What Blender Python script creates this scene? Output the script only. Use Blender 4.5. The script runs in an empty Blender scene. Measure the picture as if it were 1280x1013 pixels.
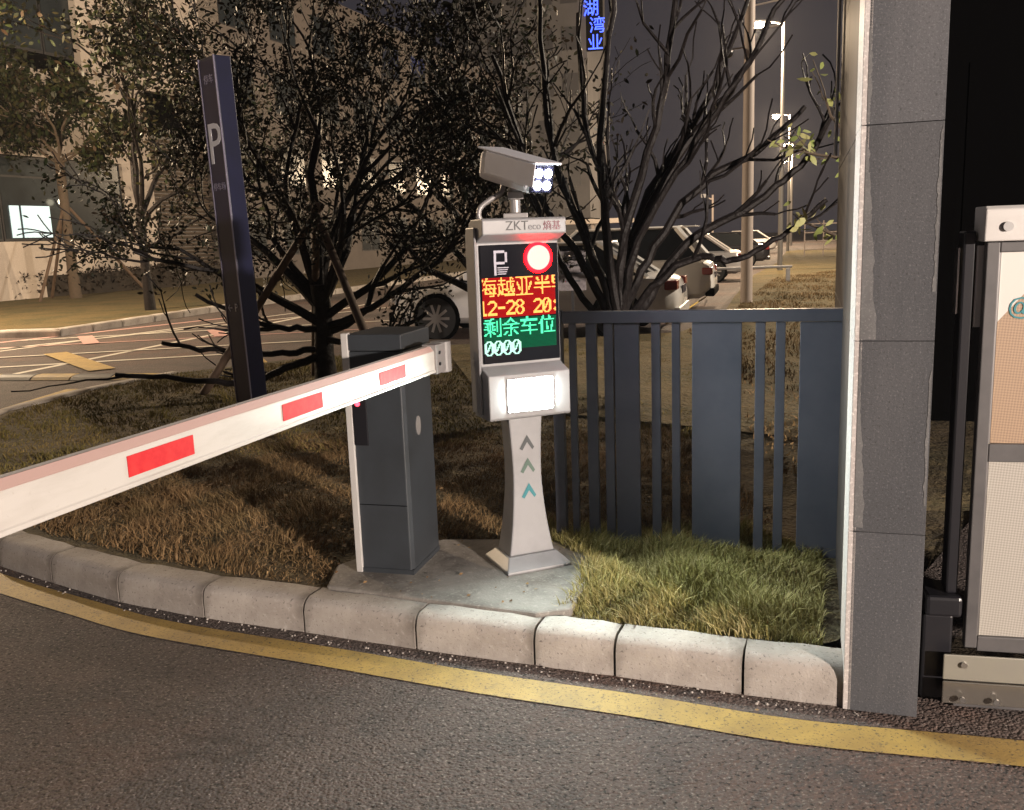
import bpy, math, random
import numpy as np
from mathutils import Vector, Matrix
R = math.radians
S = bpy.context.scene
COL = S.collection

# ------------------------------------------------------------------ camera
cam_data = bpy.data.cameras.new('camera'); cam = bpy.data.objects.new('camera', cam_data); COL.objects.link(cam)
P_, A_ = R(10.4), R(2.1)
r0 = Vector((1, 0, 0)); f0 = Vector((0, math.cos(P_), -math.sin(P_))); u0 = Vector((0, math.sin(P_), math.cos(P_)))
cr = r0*math.cos(A_) - u0*math.sin(A_); cu = u0*math.cos(A_) + r0*math.sin(A_)
cam.matrix_world = Matrix(((cr.x, cu.x, -f0.x, 0), (cr.y, cu.y, -f0.y, 0), (cr.z, cu.z, -f0.z, 1.55), (0, 0, 0, 1)))
cam_data.sensor_width = 36; cam_data.lens = 36*1140/1280; cam_data.clip_end = 600; cam_data.clip_start = 0.05
S.camera = cam
# ------------------------------------------------------------------ night sky and view
W = bpy.data.worlds.new('World'); S.world = W; W.use_nodes = True
wn = W.node_tree.nodes; bg = wn['Background']
bg.inputs['Color'].default_value = (0.88, 0.80, 1.0, 1); bg.inputs['Strength'].default_value = 0.034
S.view_settings.view_transform = 'Standard'; S.view_settings.look = 'None'
S.view_settings.exposure = 0; S.view_settings.gamma = 1
LAMP_NEAR = 11000; LAMP_FAR = 8000; LAMP_ROAD = 7000; LAMP_SIDE = 9500  # the near, road and side lamps are added, all out of view
KIOSK_GLOW = 460; LED_GLOW = 1000

# ------------------------------------------------------------------ materials
def lin(c): return tuple((x/12.92 if x <= .04045 else ((x+.055)/1.055)**2.4) for x in c)
def mat(name, col, rough=.6, metal=0., noise=None, bump=None, emit=None, island=None, spec=.5, coords='Object', streak=None):
    """noise=(scale, other colour, amount[, detail]), bump=(scale,strength,distance)"""
    m = bpy.data.materials.new(name); m.use_nodes = True; nt = m.node_tree; N = nt.nodes; L = nt.links
    b = N['Principled BSDF']
    b.inputs['Base Color'].default_value = (*col, 1); b.inputs['Roughness'].default_value = rough
    b.inputs['Metallic'].default_value = metal; b.inputs['Specular IOR Level'].default_value = spec
    if emit: b.inputs['Emission Color'].default_value = (*emit[0], 1); b.inputs['Emission Strength'].default_value = emit[1]
    tc = N.new('ShaderNodeTexCoord'); out = None
    def mix(a, c2, fac):
        x = N.new('ShaderNodeMix'); x.data_type = 'RGBA'
        L.new(fac, x.inputs[0])
        if isinstance(a, tuple): x.inputs[6].default_value = (*a, 1)
        else: L.new(a, x.inputs[6])
        if isinstance(c2, tuple): x.inputs[7].default_value = (*c2, 1)
        else: L.new(c2, x.inputs[7])
        return x.outputs[2]
    cur = col
    for n in (noise or []):
        sc, c2, lo, hi = n[:4]
        t = N.new('ShaderNodeTexNoise'); t.inputs['Scale'].default_value = sc; t.inputs['Detail'].default_value = 6; t.inputs['Roughness'].default_value = .62
        src = tc.outputs[coords]
        if len(n) > 4:
            mp = N.new('ShaderNodeMapping'); mp.inputs['Scale'].default_value = n[4]; L.new(src, mp.inputs[0]); src = mp.outputs[0]
        L.new(src, t.inputs['Vector'])
        mr = N.new('ShaderNodeMapRange'); mr.inputs[1].default_value = lo; mr.inputs[2].default_value = hi; L.new(t.outputs[0], mr.inputs[0])
        cur = mix(cur, c2, mr.outputs[0])
    if island:
        g = N.new('ShaderNodeNewGeometry'); cr_ = N.new('ShaderNodeValToRGB')
        els = cr_.color_ramp.elements
        els[0].color = (*island[0], 1); els[1].color = (*island[-1], 1)
        for i, c in enumerate(island[1:-1]):
            e = els.new((i+1)/(len(island)-1)); e.color = (*c, 1)
        L.new(g.outputs['Random Per Island'], cr_.inputs[0])
        if isinstance(cur, tuple): cur = cr_.outputs[0]
        else:
            x = N.new('ShaderNodeMix'); x.data_type = 'RGBA'; x.inputs[0].default_value = .5
            L.new(cr_.outputs[0], x.inputs[6]); L.new(cur, x.inputs[7]); cur = x.outputs[2]
    if not isinstance(cur, tuple): L.new(cur, b.inputs['Base Color'])
    if bump:
        prev = None
        for sc, st, di in ([bump] if isinstance(bump, tuple) else bump):
            t = N.new('ShaderNodeTexNoise'); t.inputs['Scale'].default_value = sc; t.inputs['Detail'].default_value = 5; L.new(tc.outputs[coords], t.inputs['Vector'])
            bp = N.new('ShaderNodeBump'); bp.inputs['Strength'].default_value = st; bp.inputs['Distance'].default_value = di
            L.new(t.outputs[0], bp.inputs['Height'])
            if prev: L.new(prev, bp.inputs['Normal'])
            prev = bp.outputs[0]
        L.new(prev, b.inputs['Normal'])
    return m
def asphalt_mat():
    m = mat('asphalt', (.105, .083, .075), .8, noise=[(.9, (.060, .053, .052), .46, .60), (.45, (.14, .088, .07), .50, .62), (6, (.075, .064, .06), .5, .66), (85, (.24, .205, .185), .545, .66), (60, (.018, .015, .014), .54, .64)], spec=.35)
    nt = m.node_tree; N = nt.nodes; L = nt.links; b = N['Principled BSDF']; tc = N.new('ShaderNodeTexCoord')
    ve = N.new('ShaderNodeTexVoronoi'); ve.feature = 'DISTANCE_TO_EDGE'; ve.inputs['Scale'].default_value = .55
    wn_ = N.new('ShaderNodeTexNoise'); wn_.inputs['Scale'].default_value = 2.5; wn_.inputs['Detail'].default_value = 8; L.new(tc.outputs['Object'], wn_.inputs['Vector'])
    va = N.new('ShaderNodeVectorMath'); va.operation = 'MULTIPLY_ADD'; va.inputs[1].default_value = (.5, .5, 0); L.new(wn_.outputs['Color'], va.inputs[0]); L.new(tc.outputs['Object'], va.inputs[2]); L.new(va.outputs[0], ve.inputs['Vector'])
    lt = N.new('ShaderNodeMapRange'); lt.inputs[1].default_value = .0; lt.inputs[2].default_value = .004; lt.inputs[3].default_value = .55; lt.inputs[4].default_value = 0; L.new(ve.outputs[0], lt.inputs[0])
    old = b.inputs['Base Color'].links[0].from_socket; xx = N.new('ShaderNodeMix'); xx.data_type = 'RGBA'; L.new(lt.outputs[0], xx.inputs[0]); L.new(old, xx.inputs[6]); xx.inputs[7].default_value = (.03, .025, .023, 1); L.new(xx.outputs[2], b.inputs['Base Color'])
    prev = None
    for sc, st, di in ((95, 1.0, .006), (38, .7, .006)):
        v = N.new('ShaderNodeTexVoronoi'); v.inputs['Scale'].default_value = sc; L.new(tc.outputs['Object'], v.inputs['Vector'])
        bp = N.new('ShaderNodeBump'); bp.inputs['Strength'].default_value = st; bp.inputs['Distance'].default_value = di; bp.invert = True
        L.new(v.outputs['Distance'], bp.inputs['Height'])
        if prev: L.new(prev, bp.inputs['Normal'])
        prev = bp.outputs[0]
    L.new(prev, b.inputs['Normal']); return m
M = {}
M['asphalt'] = asphalt_mat()
M['road_paint_yellow'] = mat('road_paint_yellow', (.44, .30, .085), .65, noise=[(5, (.31, .21, .068), .4, .68), (22, (.26, .19, .08), .58, .74), (110, (.10, .08, .05), .55, .66)], bump=(140, .5, .003))
M['paint_white'] = mat('paint_white', (.62, .58, .50), .6, noise=[(30, (.25, .22, .2), .55, .75)])
M['paint_pink'] = mat('paint_pink', (.50, .30, .27), .6, noise=[(30, (.22, .15, .14), .5, .75)])
M['rubber_black'] = mat('rubber_black', (.02, .02, .022), .6)
M['kerb'] = mat('kerb_concrete', (.42, .385, .35), .85, noise=[(3.2, (.28, .25, .225), .42, .68), (45, (.52, .49, .46), .55, .75), (90, (.12, .105, .10), .57, .70)], bump=[(120, .5, .003), (18, .12, .006)])
def kerb_dirt(m):
    nt = m.node_tree; N = nt.nodes; L = nt.links; b = N['Principled BSDF']; old = b.inputs['Base Color'].links[0].from_socket
    tc = N.new('ShaderNodeTexCoord'); sx = N.new('ShaderNodeSeparateXYZ'); L.new(tc.outputs['Generated'], sx.inputs[0])
    a = N.new('ShaderNodeMath'); a.operation = 'SUBTRACT'; a.inputs[1].default_value = .5; L.new(sx.outputs[0], a.inputs[0])
    c = N.new('ShaderNodeMath'); c.operation = 'ABSOLUTE'; L.new(a.outputs[0], c.inputs[0])
    t = N.new('ShaderNodeTexNoise'); t.inputs['Scale'].default_value = 9; t.inputs['Detail'].default_value = 6; L.new(tc.outputs['Object'], t.inputs['Vector'])
    d = N.new('ShaderNodeMath'); d.operation = 'MULTIPLY_ADD'; d.inputs[1].default_value = .35; L.new(t.outputs[0], d.inputs[0]); L.new(c.outputs[0], d.inputs[2])
    mr = N.new('ShaderNodeMapRange'); mr.inputs[1].default_value = .60; mr.inputs[2].default_value = .72; mr.inputs[4].default_value = .7; L.new(d.outputs[0], mr.inputs[0])
    x = N.new('ShaderNodeMix'); x.data_type = 'RGBA'; L.new(mr.outputs[0], x.inputs[0]); L.new(old, x.inputs[6]); x.inputs[7].default_value = (.10, .085, .07, 1); L.new(x.outputs[2], b.inputs['Base Color'])
kerb_dirt(M['kerb'])
M['concrete'] = mat('pad_concrete', (.24, .225, .205), .9, noise=[(4, (.11, .10, .09), .42, .66), (60, (.34, .32, .29), .55, .75)], bump=[(90, .6, .004), (12, .5, .012)])
M['soil'] = mat('lawn_soil', (.085, .062, .032), .95, noise=[(1.4, (.055, .05, .02), .4, .65), (9, (.14, .105, .045), .48, .7), (60, (.05, .036, .018), .5, .65)], bump=[(40, 1, .03), (6, .7, .08)])
M['far_lawn'] = mat('far_lawn', (.12, .088, .034), .95, noise=[(1.0, (.06, .055, .02), .42, .62), (14, (.17, .12, .045), .5, .7), (50, (.09, .07, .025), .52, .66)], bump=[(30, 1, .05), (4, .6, .1)])
M['grass_green'] = mat('grass_green', (.22, .21, .06), .7, noise=[(2.2, (.17, .13, .05), .42, .6)], island=[(.09, .09, .025), (.23, .21, .06), (.44, .39, .15), (.60, .53, .30)], spec=.3)
M['grass_dry'] = mat('grass_dry', (.16, .10, .045), .8, noise=[(2.5, (.09, .075, .03), .42, .6)], island=[(.06, .035, .015), (.19, .115, .05), (.30, .19, .09), (.40, .27, .14)], spec=.3)
M['grass_lawn'] = mat('grass_lawn', (.13, .11, .03), .8, noise=[(1.2, (.15, .10, .04), .42, .6)], island=[(.07, .065, .018), (.20, .17, .045), (.30, .22, .085)], spec=.3)
M['leaf_litter'] = mat('leaf_litter', (.2, .13, .06), .8, island=[(.08, .045, .02), (.22, .13, .06), (.34, .23, .11)])
M['granite'] = mat('granite', (.048, .050, .056), .78, noise=[(1.2, (.066, .067, .073), .46, .62, (3, 3, .5)), (160, (.115, .117, .125), .54, .70), (120, (.025, .025, .026), .55, .7)], bump=[(220, .4, .002)])
M['granite_lit'] = mat('granite_lit', (.45, .42, .41), .6, noise=[(3, (.34, .31, .3), .4, .7), (90, (.7, .67, .64), .5, .7)], bump=(150, .3, .002))
M['granite_shaded'] = mat('granite_shaded', (.05, .04, .036), .7, noise=[(2, (.035, .028, .025), .4, .7)])
def vary(m, lo, hi):
    nt = m.node_tree; N = nt.nodes; L = nt.links; b = N['Principled BSDF']; old = b.inputs['Base Color'].links[0].from_socket
    oi = N.new('ShaderNodeObjectInfo'); mr = N.new('ShaderNodeMapRange'); mr.inputs[3].default_value = lo; mr.inputs[4].default_value = hi; L.new(oi.outputs['Random'], mr.inputs[0])
    h = N.new('ShaderNodeHueSaturation'); L.new(mr.outputs[0], h.inputs['Value']); L.new(old, h.inputs['Color']); L.new(h.outputs[0], b.inputs['Base Color'])
vary(M['granite'], .85, 1.35); vary(M['kerb'], .82, 1.08)
M['stain'] = mat('pale_stain', (.12, .12, .122), .8, noise=[(8, (.085, .085, .088), .4, .65), (150, (.17, .165, .165), .52, .7)])
M['fence'] = mat('fence_paint', (.095, .10, .13), .45, noise=[(3, (.065, .073, .10), .4, .7)], bump=(60, .06, .002))
vary(M['fence'], .9, 1.12)
M['cabinet'] = mat('cabinet_paint', (.036, .042, .050), .42, noise=[(5, (.028, .032, .037), .4, .7)], bump=(180, .08, .001))
M['camera_white'] = mat('camera_white', (.66, .67, .72), .4, noise=[(5, (.58, .59, .64), .4, .7)])
M['white_paint'] = mat('white_paint', (.48, .47, .46), .38, noise=[(3, (.42, .41, .395), .42, .68)], bump=(140, .04, .001))
M['kiosk_white'] = mat('kiosk_white', (.25, .25, .262), .45, noise=[(5, (.20, .20, .21), .4, .7)], bump=(200, .08, .001))
M['arm_white'] = mat('arm_white', (.43, .41, .385), .35, noise=[(4, (.37, .345, .32), .45, .7, (1, 1, 5)), (60, (.34, .31, .28), .64, .75)], bump=(90, .03, .001))
M['red_tape'] = mat('red_tape', (.42, .015, .02), .65, spec=.15, noise=[(40, (.5, .03, .03), .4, .7)])
M['steel'] = mat('steel', (.55, .55, .55), .3, metal=1.)
M['pink_trim'] = mat('pink_trim', (.38, .26, .235), .5)
M['hub'] = mat('hub_alloy', (.28, .27, .27), .45, metal=.3, noise=[(12, (.3, .29, .29), .4, .7)])
M['black_plastic'] = mat('black_plastic', (.012, .012, .015), .3)
M['black_matte'] = mat('black_matte', (.0018, .0018, .002), 1, spec=.02)
M['display_glass'] = mat('display_glass', (.004, .004, .007), .12, spec=.15)
M['navy'] = mat('navy_panel', (.004, .006, .036), .4, noise=[(4, (.003, .005, .026), .4, .7)])
M['plum'] = mat('plum_panel', (.022, .018, .06), .5, noise=[(4, (.016, .014, .045), .4, .7)])
M['sign_white'] = mat('sign_white', (.8, .8, .85), .5)
M['sign_edge'] = mat('sign_edge', (.20, .19, .27), .35)
M['bark'] = mat('bark', (.017, .014, .014), .5, noise=[(12, (.010, .008, .008), .42, .62), (40, (.035, .03, .028), .58, .75)], bump=[(30, .8, .012)], spec=.2)
M['bark_pale'] = mat('bark_pale', (.11, .08, .058), .8, noise=[(12, (.09, .07, .05), .42, .62)], bump=[(30, .8, .012)])
M['stake'] = mat('stake_wood', (.12, .08, .055), .75, noise=[(14, (.07, .045, .03), .42, .65, (1, 1, .2))])
M['leaf_dark'] = mat('leaf_dark', (.03, .035, .015), .5, island=[(.007, .010, .004), (.015, .018, .007), (.026, .022, .010), (.032, .018, .011)], spec=.22)
M['leaf_green'] = mat('leaf_green', (.05, .06, .02), .5, island=[(.010, .018, .005), (.022, .030, .008), (.042, .036, .013)], spec=.25)
M['leaf_yellow'] = mat('leaf_yellow', (.30, .34, .10), .5, island=[(.20, .27, .07), (.36, .38, .14), (.45, .43, .2)])
M['hedge_leaf'] = mat('hedge_leaf', (.015, .011, .007), .6, island=[(.010, .009, .005), (.022, .015, .009), (.035, .02, .012)])
M['plaster'] = mat('plaster', (.60, .53, .47), .85, noise=[(.7, (.50, .44, .39), .42, .66), (20, (.64, .57, .50), .5, .7)], bump=(40, .15, .01))
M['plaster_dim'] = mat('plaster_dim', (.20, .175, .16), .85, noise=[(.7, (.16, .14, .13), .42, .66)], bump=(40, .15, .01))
M['plaster_grey'] = mat('plaster_grey', (.24, .235, .24), .85, noise=[(.3, (.19, .185, .19), .42, .66)])
M['tower_window'] = mat('tower_window', (.12, .12, .13), .3)
M['louvre'] = mat('louvre', (.20, .16, .13), .6)
M['frame_dark'] = mat('frame_dark', (.025, .025, .028), .4)
M['glass_dark'] = mat('glass_dark', (.022, .028, .032), .22, noise=[(.5, (.035, .045, .05), .4, .6)])
M['lit_room'] = mat('lit_room', (.6, .7, .7), .6, emit=((.60, .85, .9), .8))
M['car_white'] = mat('car_white', (.70, .69, .68), .22, noise=[(1, (.66, .65, .63), .4, .6)]); M['car_white'].node_tree.nodes['Principled BSDF'].inputs['Coat Weight'].default_value = .6
M['car_silver'] = mat('car_silver', (.50, .48, .47), .28, metal=.3)
M['car_black'] = mat('car_black', (.015, .015, .018), .2)
M['car_glass'] = mat('car_glass', (.012, .014, .016), .05)
M['tyre'] = mat('tyre', (.015, .015, .015), .8)
M['rim'] = mat('rim', (.6, .6, .6), .3, metal=.9)
M['tail_red'] = mat('tail_red', (.16, .02, .02), .2)
M['lamp_white'] = mat('headlight_glass', (.7, .7, .7), .1)
M['pole_pale'] = mat('pole_pale', (.36, .31, .28), .6, noise=[(6, (.38, .32, .29), .4, .7)])
M['lamp_pole'] = mat('lamp_pole', (.22, .21, .20), .5, metal=.2)
M['street_glow'] = mat('street_glow', (1, 1, 1), .5, emit=((1, .84, .62), 60))
M['kiosk_glow'] = mat('kiosk_glow', (1, 1, 1), .5, emit=((.88, 1, .93), KIOSK_GLOW))
M['cam_led'] = mat('cam_led', (1, 1, 1), .5, emit=((.95, .98, 1), LED_GLOW))
M['led_red'] = mat('led_red', (1, .2, .1), .5, emit=((1, .16, .03), 2.4))
M['led_amber'] = mat('led_amber', (.1, .05, .02), .5, emit=((1, .42, .09), 2.0), spec=0)
M['led_green'] = mat('led_green', (.02, .1, .05), .5, emit=((.10, 1, .48), 1.5), spec=0)
M['led_mint'] = mat('led_mint', (.05, .1, .08), .5, emit=((.5, 1, .8), 1.2))
M['disc_red'] = mat('disc_red', (.3, .05, .04), .5, emit=((1, .50, .42), 1.5))
M['disc_halo'] = mat('disc_halo', (.2, .01, .01), .5, emit=((1, .0004, .001), 75), spec=0)
M['indicator'] = mat('indicator', (1, .1, .1), .5, emit=((1, .03, .06), 7))
M['neon_blue'] = mat('neon_blue', (.1, .2, 1), .5, emit=((.05, .10, 1), 3.2))
M['window_glow'] = mat('window_glow', (1, .9, .7), .5, emit=((1, .9, .65), 6))
M['chev_dark'] = mat('chev_dark', (.035, .042, .046), .5)
M['chev_green'] = mat('chev_green', (.055, .10, .08), .5)
M['chev_teal'] = mat('chev_teal', (.015, .16, .19), .5)
M['brand_dark'] = mat('brand_dark', (.015, .015, .02), .5)
M['brand_grey'] = mat('brand_grey', (.09, .09, .105), .5)
M['brand_red'] = mat('brand_red', (.14, .03, .05), .5)
M['gate_frame'] = mat('gate_frame', (.085, .082, .084), .4, noise=[(8, (.06, .058, .06), .4, .7)])
M['gate_metal'] = mat('gate_metal', (.28, .27, .235), .35, metal=.4, noise=[(5, (.30, .29, .24), .4, .7)])
M['steel_dull'] = mat('steel_dull', (.30, .28, .25), .22, metal=.8)
M['pale_board'] = mat('pale_board', (.26, .24, .25), .7, noise=[(20, (.18, .16, .17), .45, .6)])
M['orange_bag'] = mat('orange_bag', (.45, .12, .04), .6)
M['tape_yellow'] = mat('tape_yellow', (.65, .45, .12), .6)

def advert_mat(name, tl, br, split):
    """printed panel: pale top, tan weave below a slanted edge (object-space)"""
    m = bpy.data.materials.new(name); m.use_nodes = True; nt = m.node_tree; N = nt.nodes; L = nt.links; b = N['Principled BSDF']
    tc = N.new('ShaderNodeTexCoord'); sx = N.new('ShaderNodeSeparateXYZ'); L.new(tc.outputs['Object'], sx.inputs[0])
    ma = N.new('ShaderNodeMath'); ma.operation = 'MULTIPLY_ADD'; ma.inputs[1].default_value = -1.2; L.new(sx.outputs[0], ma.inputs[0]); L.new(sx.outputs[2], ma.inputs[2])
    gt = N.new('ShaderNodeMath'); gt.operation = 'GREATER_THAN'; gt.inputs[1].default_value = split; L.new(ma.outputs[0], gt.inputs[0])
    w = N.new('ShaderNodeTexChecker'); w.inputs['Scale'].default_value = 170; w.inputs[1].default_value = (*br, 1); w.inputs[2].default_value = (*[c*.72 for c in br], 1)
    mp = N.new('ShaderNodeMapping'); mp.inputs['Rotation'].default_value = (0, .7, 0); L.new(tc.outputs['Object'], mp.inputs[0]); L.new(mp.outputs[0], w.inputs[0])
    x = N.new('ShaderNodeMix'); x.data_type = 'RGBA'; L.new(gt.outputs[0], x.inputs[0]); L.new(w.outputs[0], x.inputs[6]); x.inputs[7].default_value = (*tl, 1)
    L.new(x.outputs[2], b.inputs['Base Color']); b.inputs['Roughness'].default_value = .5
    return m
M['advert_top'] = advert_mat('advert_top', (.50, .485, .46), (.32, .22, .145), 1.05)
M['advert_low'] = advert_mat('advert_low', (.36, .345, .31), (.36, .34, .305), 9)

# ------------------------------------------------------------------ mesh helpers
class MB:
    def __init__(s): s.v = []; s.f = []
    def add(s, vs, fs):
        n = len(s.v); s.v += [tuple(v) for v in vs]; s.f += [tuple(i+n for i in f) for f in fs]; return s
    def box(s, x0, x1, y0, y1, z0, z1):
        return s.add([(x0,y0,z0),(x1,y0,z0),(x1,y1,z0),(x0,y1,z0),(x0,y0,z1),(x1,y0,z1),(x1,y1,z1),(x0,y1,z1)],
                     [(0,3,2,1),(4,5,6,7),(0,1,5,4),(1,2,6,5),(2,3,7,6),(3,0,4,7)])
    def prism_x(s, prof, x0, x1):
        """profile (y,z) counter-clockwise seen from -x ... extruded along x"""
        n = len(prof); vs = [(x0, y, z) for y, z in prof]+[(x1, y, z) for y, z in prof]
        fs = [tuple(range(n)), tuple(range(2*n-1, n-1, -1))]+[(i, i+n, (i+1) % n+n, (i+1) % n) for i in range(n)]
        return s.add(vs, fs)
    def prism_z(s, poly, z0, z1):
        n = len(poly); vs = [(x, y, z0) for x, y in poly]+[(x, y, z1) for x, y in poly]
        fs = [tuple(range(n-1, -1, -1)), tuple(range(n, 2*n))]+[(i, (i+1) % n, (i+1) % n+n, i+n) for i in range(n)]
        return s.add(vs, fs)
    def tube(s, pts, rad, n=8, cap=True):
        pts = [Vector(p) for p in pts]; rad = rad if isinstance(rad, (list, tuple)) else [rad]*len(pts)
        vs = []; up = Vector((.13, .21, 1)).normalized()
        for i, p in enumerate(pts):
            t = (pts[min(i+1, len(pts)-1)]-pts[max(i-1, 0)]).normalized()
            a = t.cross(up)
            if a.length < .05: a = t.cross(Vector((1, 0, 0)))
            a.normalize(); b_ = t.cross(a)
            if i and pa.dot(a) < 0: a = -a; b_ = -b_
            pa = a
            for k in range(n):
                q = 2*math.pi*k/n; vs.append(p+(a*math.cos(q)+b_*math.sin(q))*rad[i])
        fs = [(i*n+k, i*n+(k+1) % n, (i+1)*n+(k+1) % n, (i+1)*n+k) for i in range(len(pts)-1) for k in range(n)]
        if cap: fs += [tuple(range(n-1, -1, -1)), tuple(range((len(pts)-1)*n, len(pts)*n))]
        return s.add(vs, fs)
    def disc(s, c, r, nrm, h, n=24, rb=None):
        c = Vector(c); nrm = Vector(nrm).normalized(); return s.tube([c, c+nrm*h], [rb or r, r], n)
    def ball(s, c, r, n=10, sz=1):
        pts = [(c[0], c[1], c[2]+r*sz*math.sin(-math.pi/2+math.pi*i/n)) for i in range(n+1)]
        return s.tube(pts, [max(.0005, r*math.cos(-math.pi/2+math.pi*i/n)) for i in range(n+1)], n*2)
    def build(s, name, m, parent=None, bevel=0, smooth=False, loc=None, rotz=0, seg=2):
        me = bpy.data.meshes.new(name); me.from_pydata(s.v, [], s.f); me.validate(); me.update()
        me.materials.append(M[m] if isinstance(m, str) else m)
        if smooth:
            me.polygons.foreach_set('use_smooth', [True]*len(me.polygons))
            try: me.set_sharp_from_angle(angle=R(40))
            except Exception: pass
        o = bpy.data.objects.new(name, me); COL.objects.link(o)
        if parent: o.parent = parent
        if loc is not None: o.location = loc
        o.rotation_euler[2] = rotz
        if bevel:
            b = o.modifiers.new('bevel', 'BEVEL'); b.width = bevel; b.segments = seg; b.limit_method = 'ANGLE'; b.angle_limit = R(35)
        return o
def tag(o, label=None, cat=None, group=None, kind=None):
    if label: o['label'] = label
    if cat: o['category'] = cat
    if group: o['group'] = group
    if kind: o['kind'] = kind
    return o
def empty(name, loc, rz=0, label=None, cat=None, group=None, kind=None):
    o = bpy.data.objects.new(name, None); COL.objects.link(o); o.location = loc; o.rotation_euler[2] = rz; o.empty_display_size = .2
    return tag(o, label, cat, group, kind)
def fast_mesh(name, co, tris, m, parent=None, quads=False):
    co = np.asarray(co, dtype=np.float32); k = 4 if quads else 3; f = np.asarray(tris, dtype=np.int32).reshape(-1, k)
    me = bpy.data.meshes.new(name); me.vertices.add(len(co)); me.vertices.foreach_set('co', co.ravel())
    me.loops.add(f.size); me.loops.foreach_set('vertex_index', f.ravel()); me.polygons.add(len(f))
    me.polygons.foreach_set('loop_start', np.arange(0, f.size, k, dtype=np.int32)); me.polygons.foreach_set('loop_total', np.full(len(f), k, dtype=np.int32))
    me.update(calc_edges=True); me.materials.append(M[m])
    o = bpy.data.objects.new(name, me); COL.objects.link(o)
    if parent: o.parent = parent
    return o
def link_copy(src, parent=None, loc=None):
    c = src.copy(); COL.objects.link(c)
    if parent: c.parent = parent
    if loc is not None: c.location = loc
    return c
def copy_tree(o, parent=None):
    c = o.copy(); COL.objects.link(c)
    c.parent = parent
    for ch in list(o.children): copy_tree(ch, c)
    return c
def text_mesh(body, size, name, m, parent, xf, depth=.0012):
    """flat lettering: glyph outlines of the built-in font, as a mesh of its own; xf maps (x,y) to the parent's space"""
    c = bpy.data.curves.new('t', 'FONT'); c.body = body; c.size = size; c.extrude = depth; c.resolution_u = 3
    t = bpy.data.objects.new('t', c); COL.objects.link(t); dg = bpy.context.evaluated_depsgraph_get(); dg.update()
    me = bpy.data.meshes.new_from_object(t.evaluated_get(dg)); bpy.data.objects.remove(t)
    me.transform(xf); me.materials.clear(); me.materials.append(M[m]); me.name = name
    o = bpy.data.objects.new(name, me); COL.objects.link(o); o.parent = parent; return o
def inside(poly, x, y):
    """vectorised point in polygon"""
    res = np.zeros(len(x), bool); n = len(poly)
    for i in range(n):
        x1, y1 = poly[i]; x2, y2 = poly[(i+1) % n]
        c = ((y1 > y) != (y2 > y)); 
        with np.errstate(divide='ignore', invalid='ignore'): xi = (x2-x1)*(y-y1)/(y2-y1+1e-12)+x1
        res ^= c & (x < xi)
    return res
def smooth_line(pts, n=8):
    """Catmull-Rom through the points"""
    P = [Vector(p) for p in pts]; P = [P[0]*2-P[1]]+P+[P[-1]*2-P[-2]]; out = []
    for i in range(1, len(P)-2):
        for k in range(n):
            t = k/n; a, b, c, d = P[i-1:i+3]
            out.append(.5*((2*b)+(c-a)*t+(2*a-5*b+4*c-d)*t*t+(3*b-a-3*c+d)*t**3))
    out.append(P[-2]); return out
def ribbon(pts, half, z, name, m, parent=None, kind=None):
    b = MB(); n = len(pts)
    for i, p in enumerate(pts):
        t = (pts[min(i+1, n-1)]-pts[max(i-1, 0)]).normalized(); nn = Vector((-t.y, t.x))
        b.v += [(p.x+nn.x*half, p.y+nn.y*half, z), (p.x-nn.x*half, p.y-nn.y*half, z)]
    b.f = [(2*i, 2*i+1, 2*i+3, 2*i+2) for i in range(n-1)]
    o = b.build(name, m, parent)
    if kind: o['kind'] = kind
    return o

rng = np.random.default_rng(7); random.seed(5)
SITE = -R(16)      # the plot is turned a little clockwise from the view
# ================================================================== SETTING
g = MB(); g.add([(-220, -60, 0), (260, -60, 0), (260, 320, 0), (-220, 320, 0)], [(0, 1, 2, 3)])
tag(g.build('road', 'asphalt'), kind='structure')
# --- kerb of the near lawn
kb = [(-4.05, 10.75), (-4.62, 9.6), (-4.86, 8.44), (-4.62, 7.1), (-4.05, 6.0), (-3.3, 5.1), (-2.633, 4.433), (-2.235, 4.165), (-1.80, 3.890), (-1.347, 3.674), (-.878, 3.492), (-.404, 3.297), (.047, 3.126), (.33, 3.020), (.744, 2.855), (1.10, 2.733)]
kerb = empty('kerb', (0, 0, 0), kind='structure')
def kerb_stone(p, q, width, h, parent, arc=None, gap=.005):
    """one stone from p to q: rounded front top edge; local x along the stone"""
    p = Vector(p); q = Vector(q); d = (q-p); Ln = d.length; a = math.atan2(d.y, d.x)
    prof = [(0, -.05), (width, -.05), (width, h-.006), (width-.01, h), (.050, h), (.040, h-.0015), (.020, h-.009), (.008, h-.024), (.001, h-.045), (0, h-.055)]
    b = MB(); segs = 4; n = len(prof)
    for i in range(segs+1):
        t = i/segs; x = gap+(Ln-2*gap)*t; e = .004 if i in (0, segs) else 0
        for y, z in prof:
            jit = .0015*math.sin(13*t+y*70+p.x*31)
            b.v.append((x, y+e*(.5 if y < .03 else 0)+jit, z-e*(z > 0)+jit))
    for i in range(segs):
        for k in range(n): b.f.append((i*n+k, i*n+(k+1) % n, (i+1)*n+(k+1) % n, (i+1)*n+k))
    b.f += [tuple(range(n-1, -1, -1)), tuple(range(segs*n, segs*n+n))]
    o = b.build('kerb_stone', 'kerb', parent, smooth=True); o.location = (p.x, p.y, 0); o.rotation_euler[2] = a
    return o
for i in range(len(kb)-1): kerb_stone(kb[i], kb[i+1], .15, .142, kerb)
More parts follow.
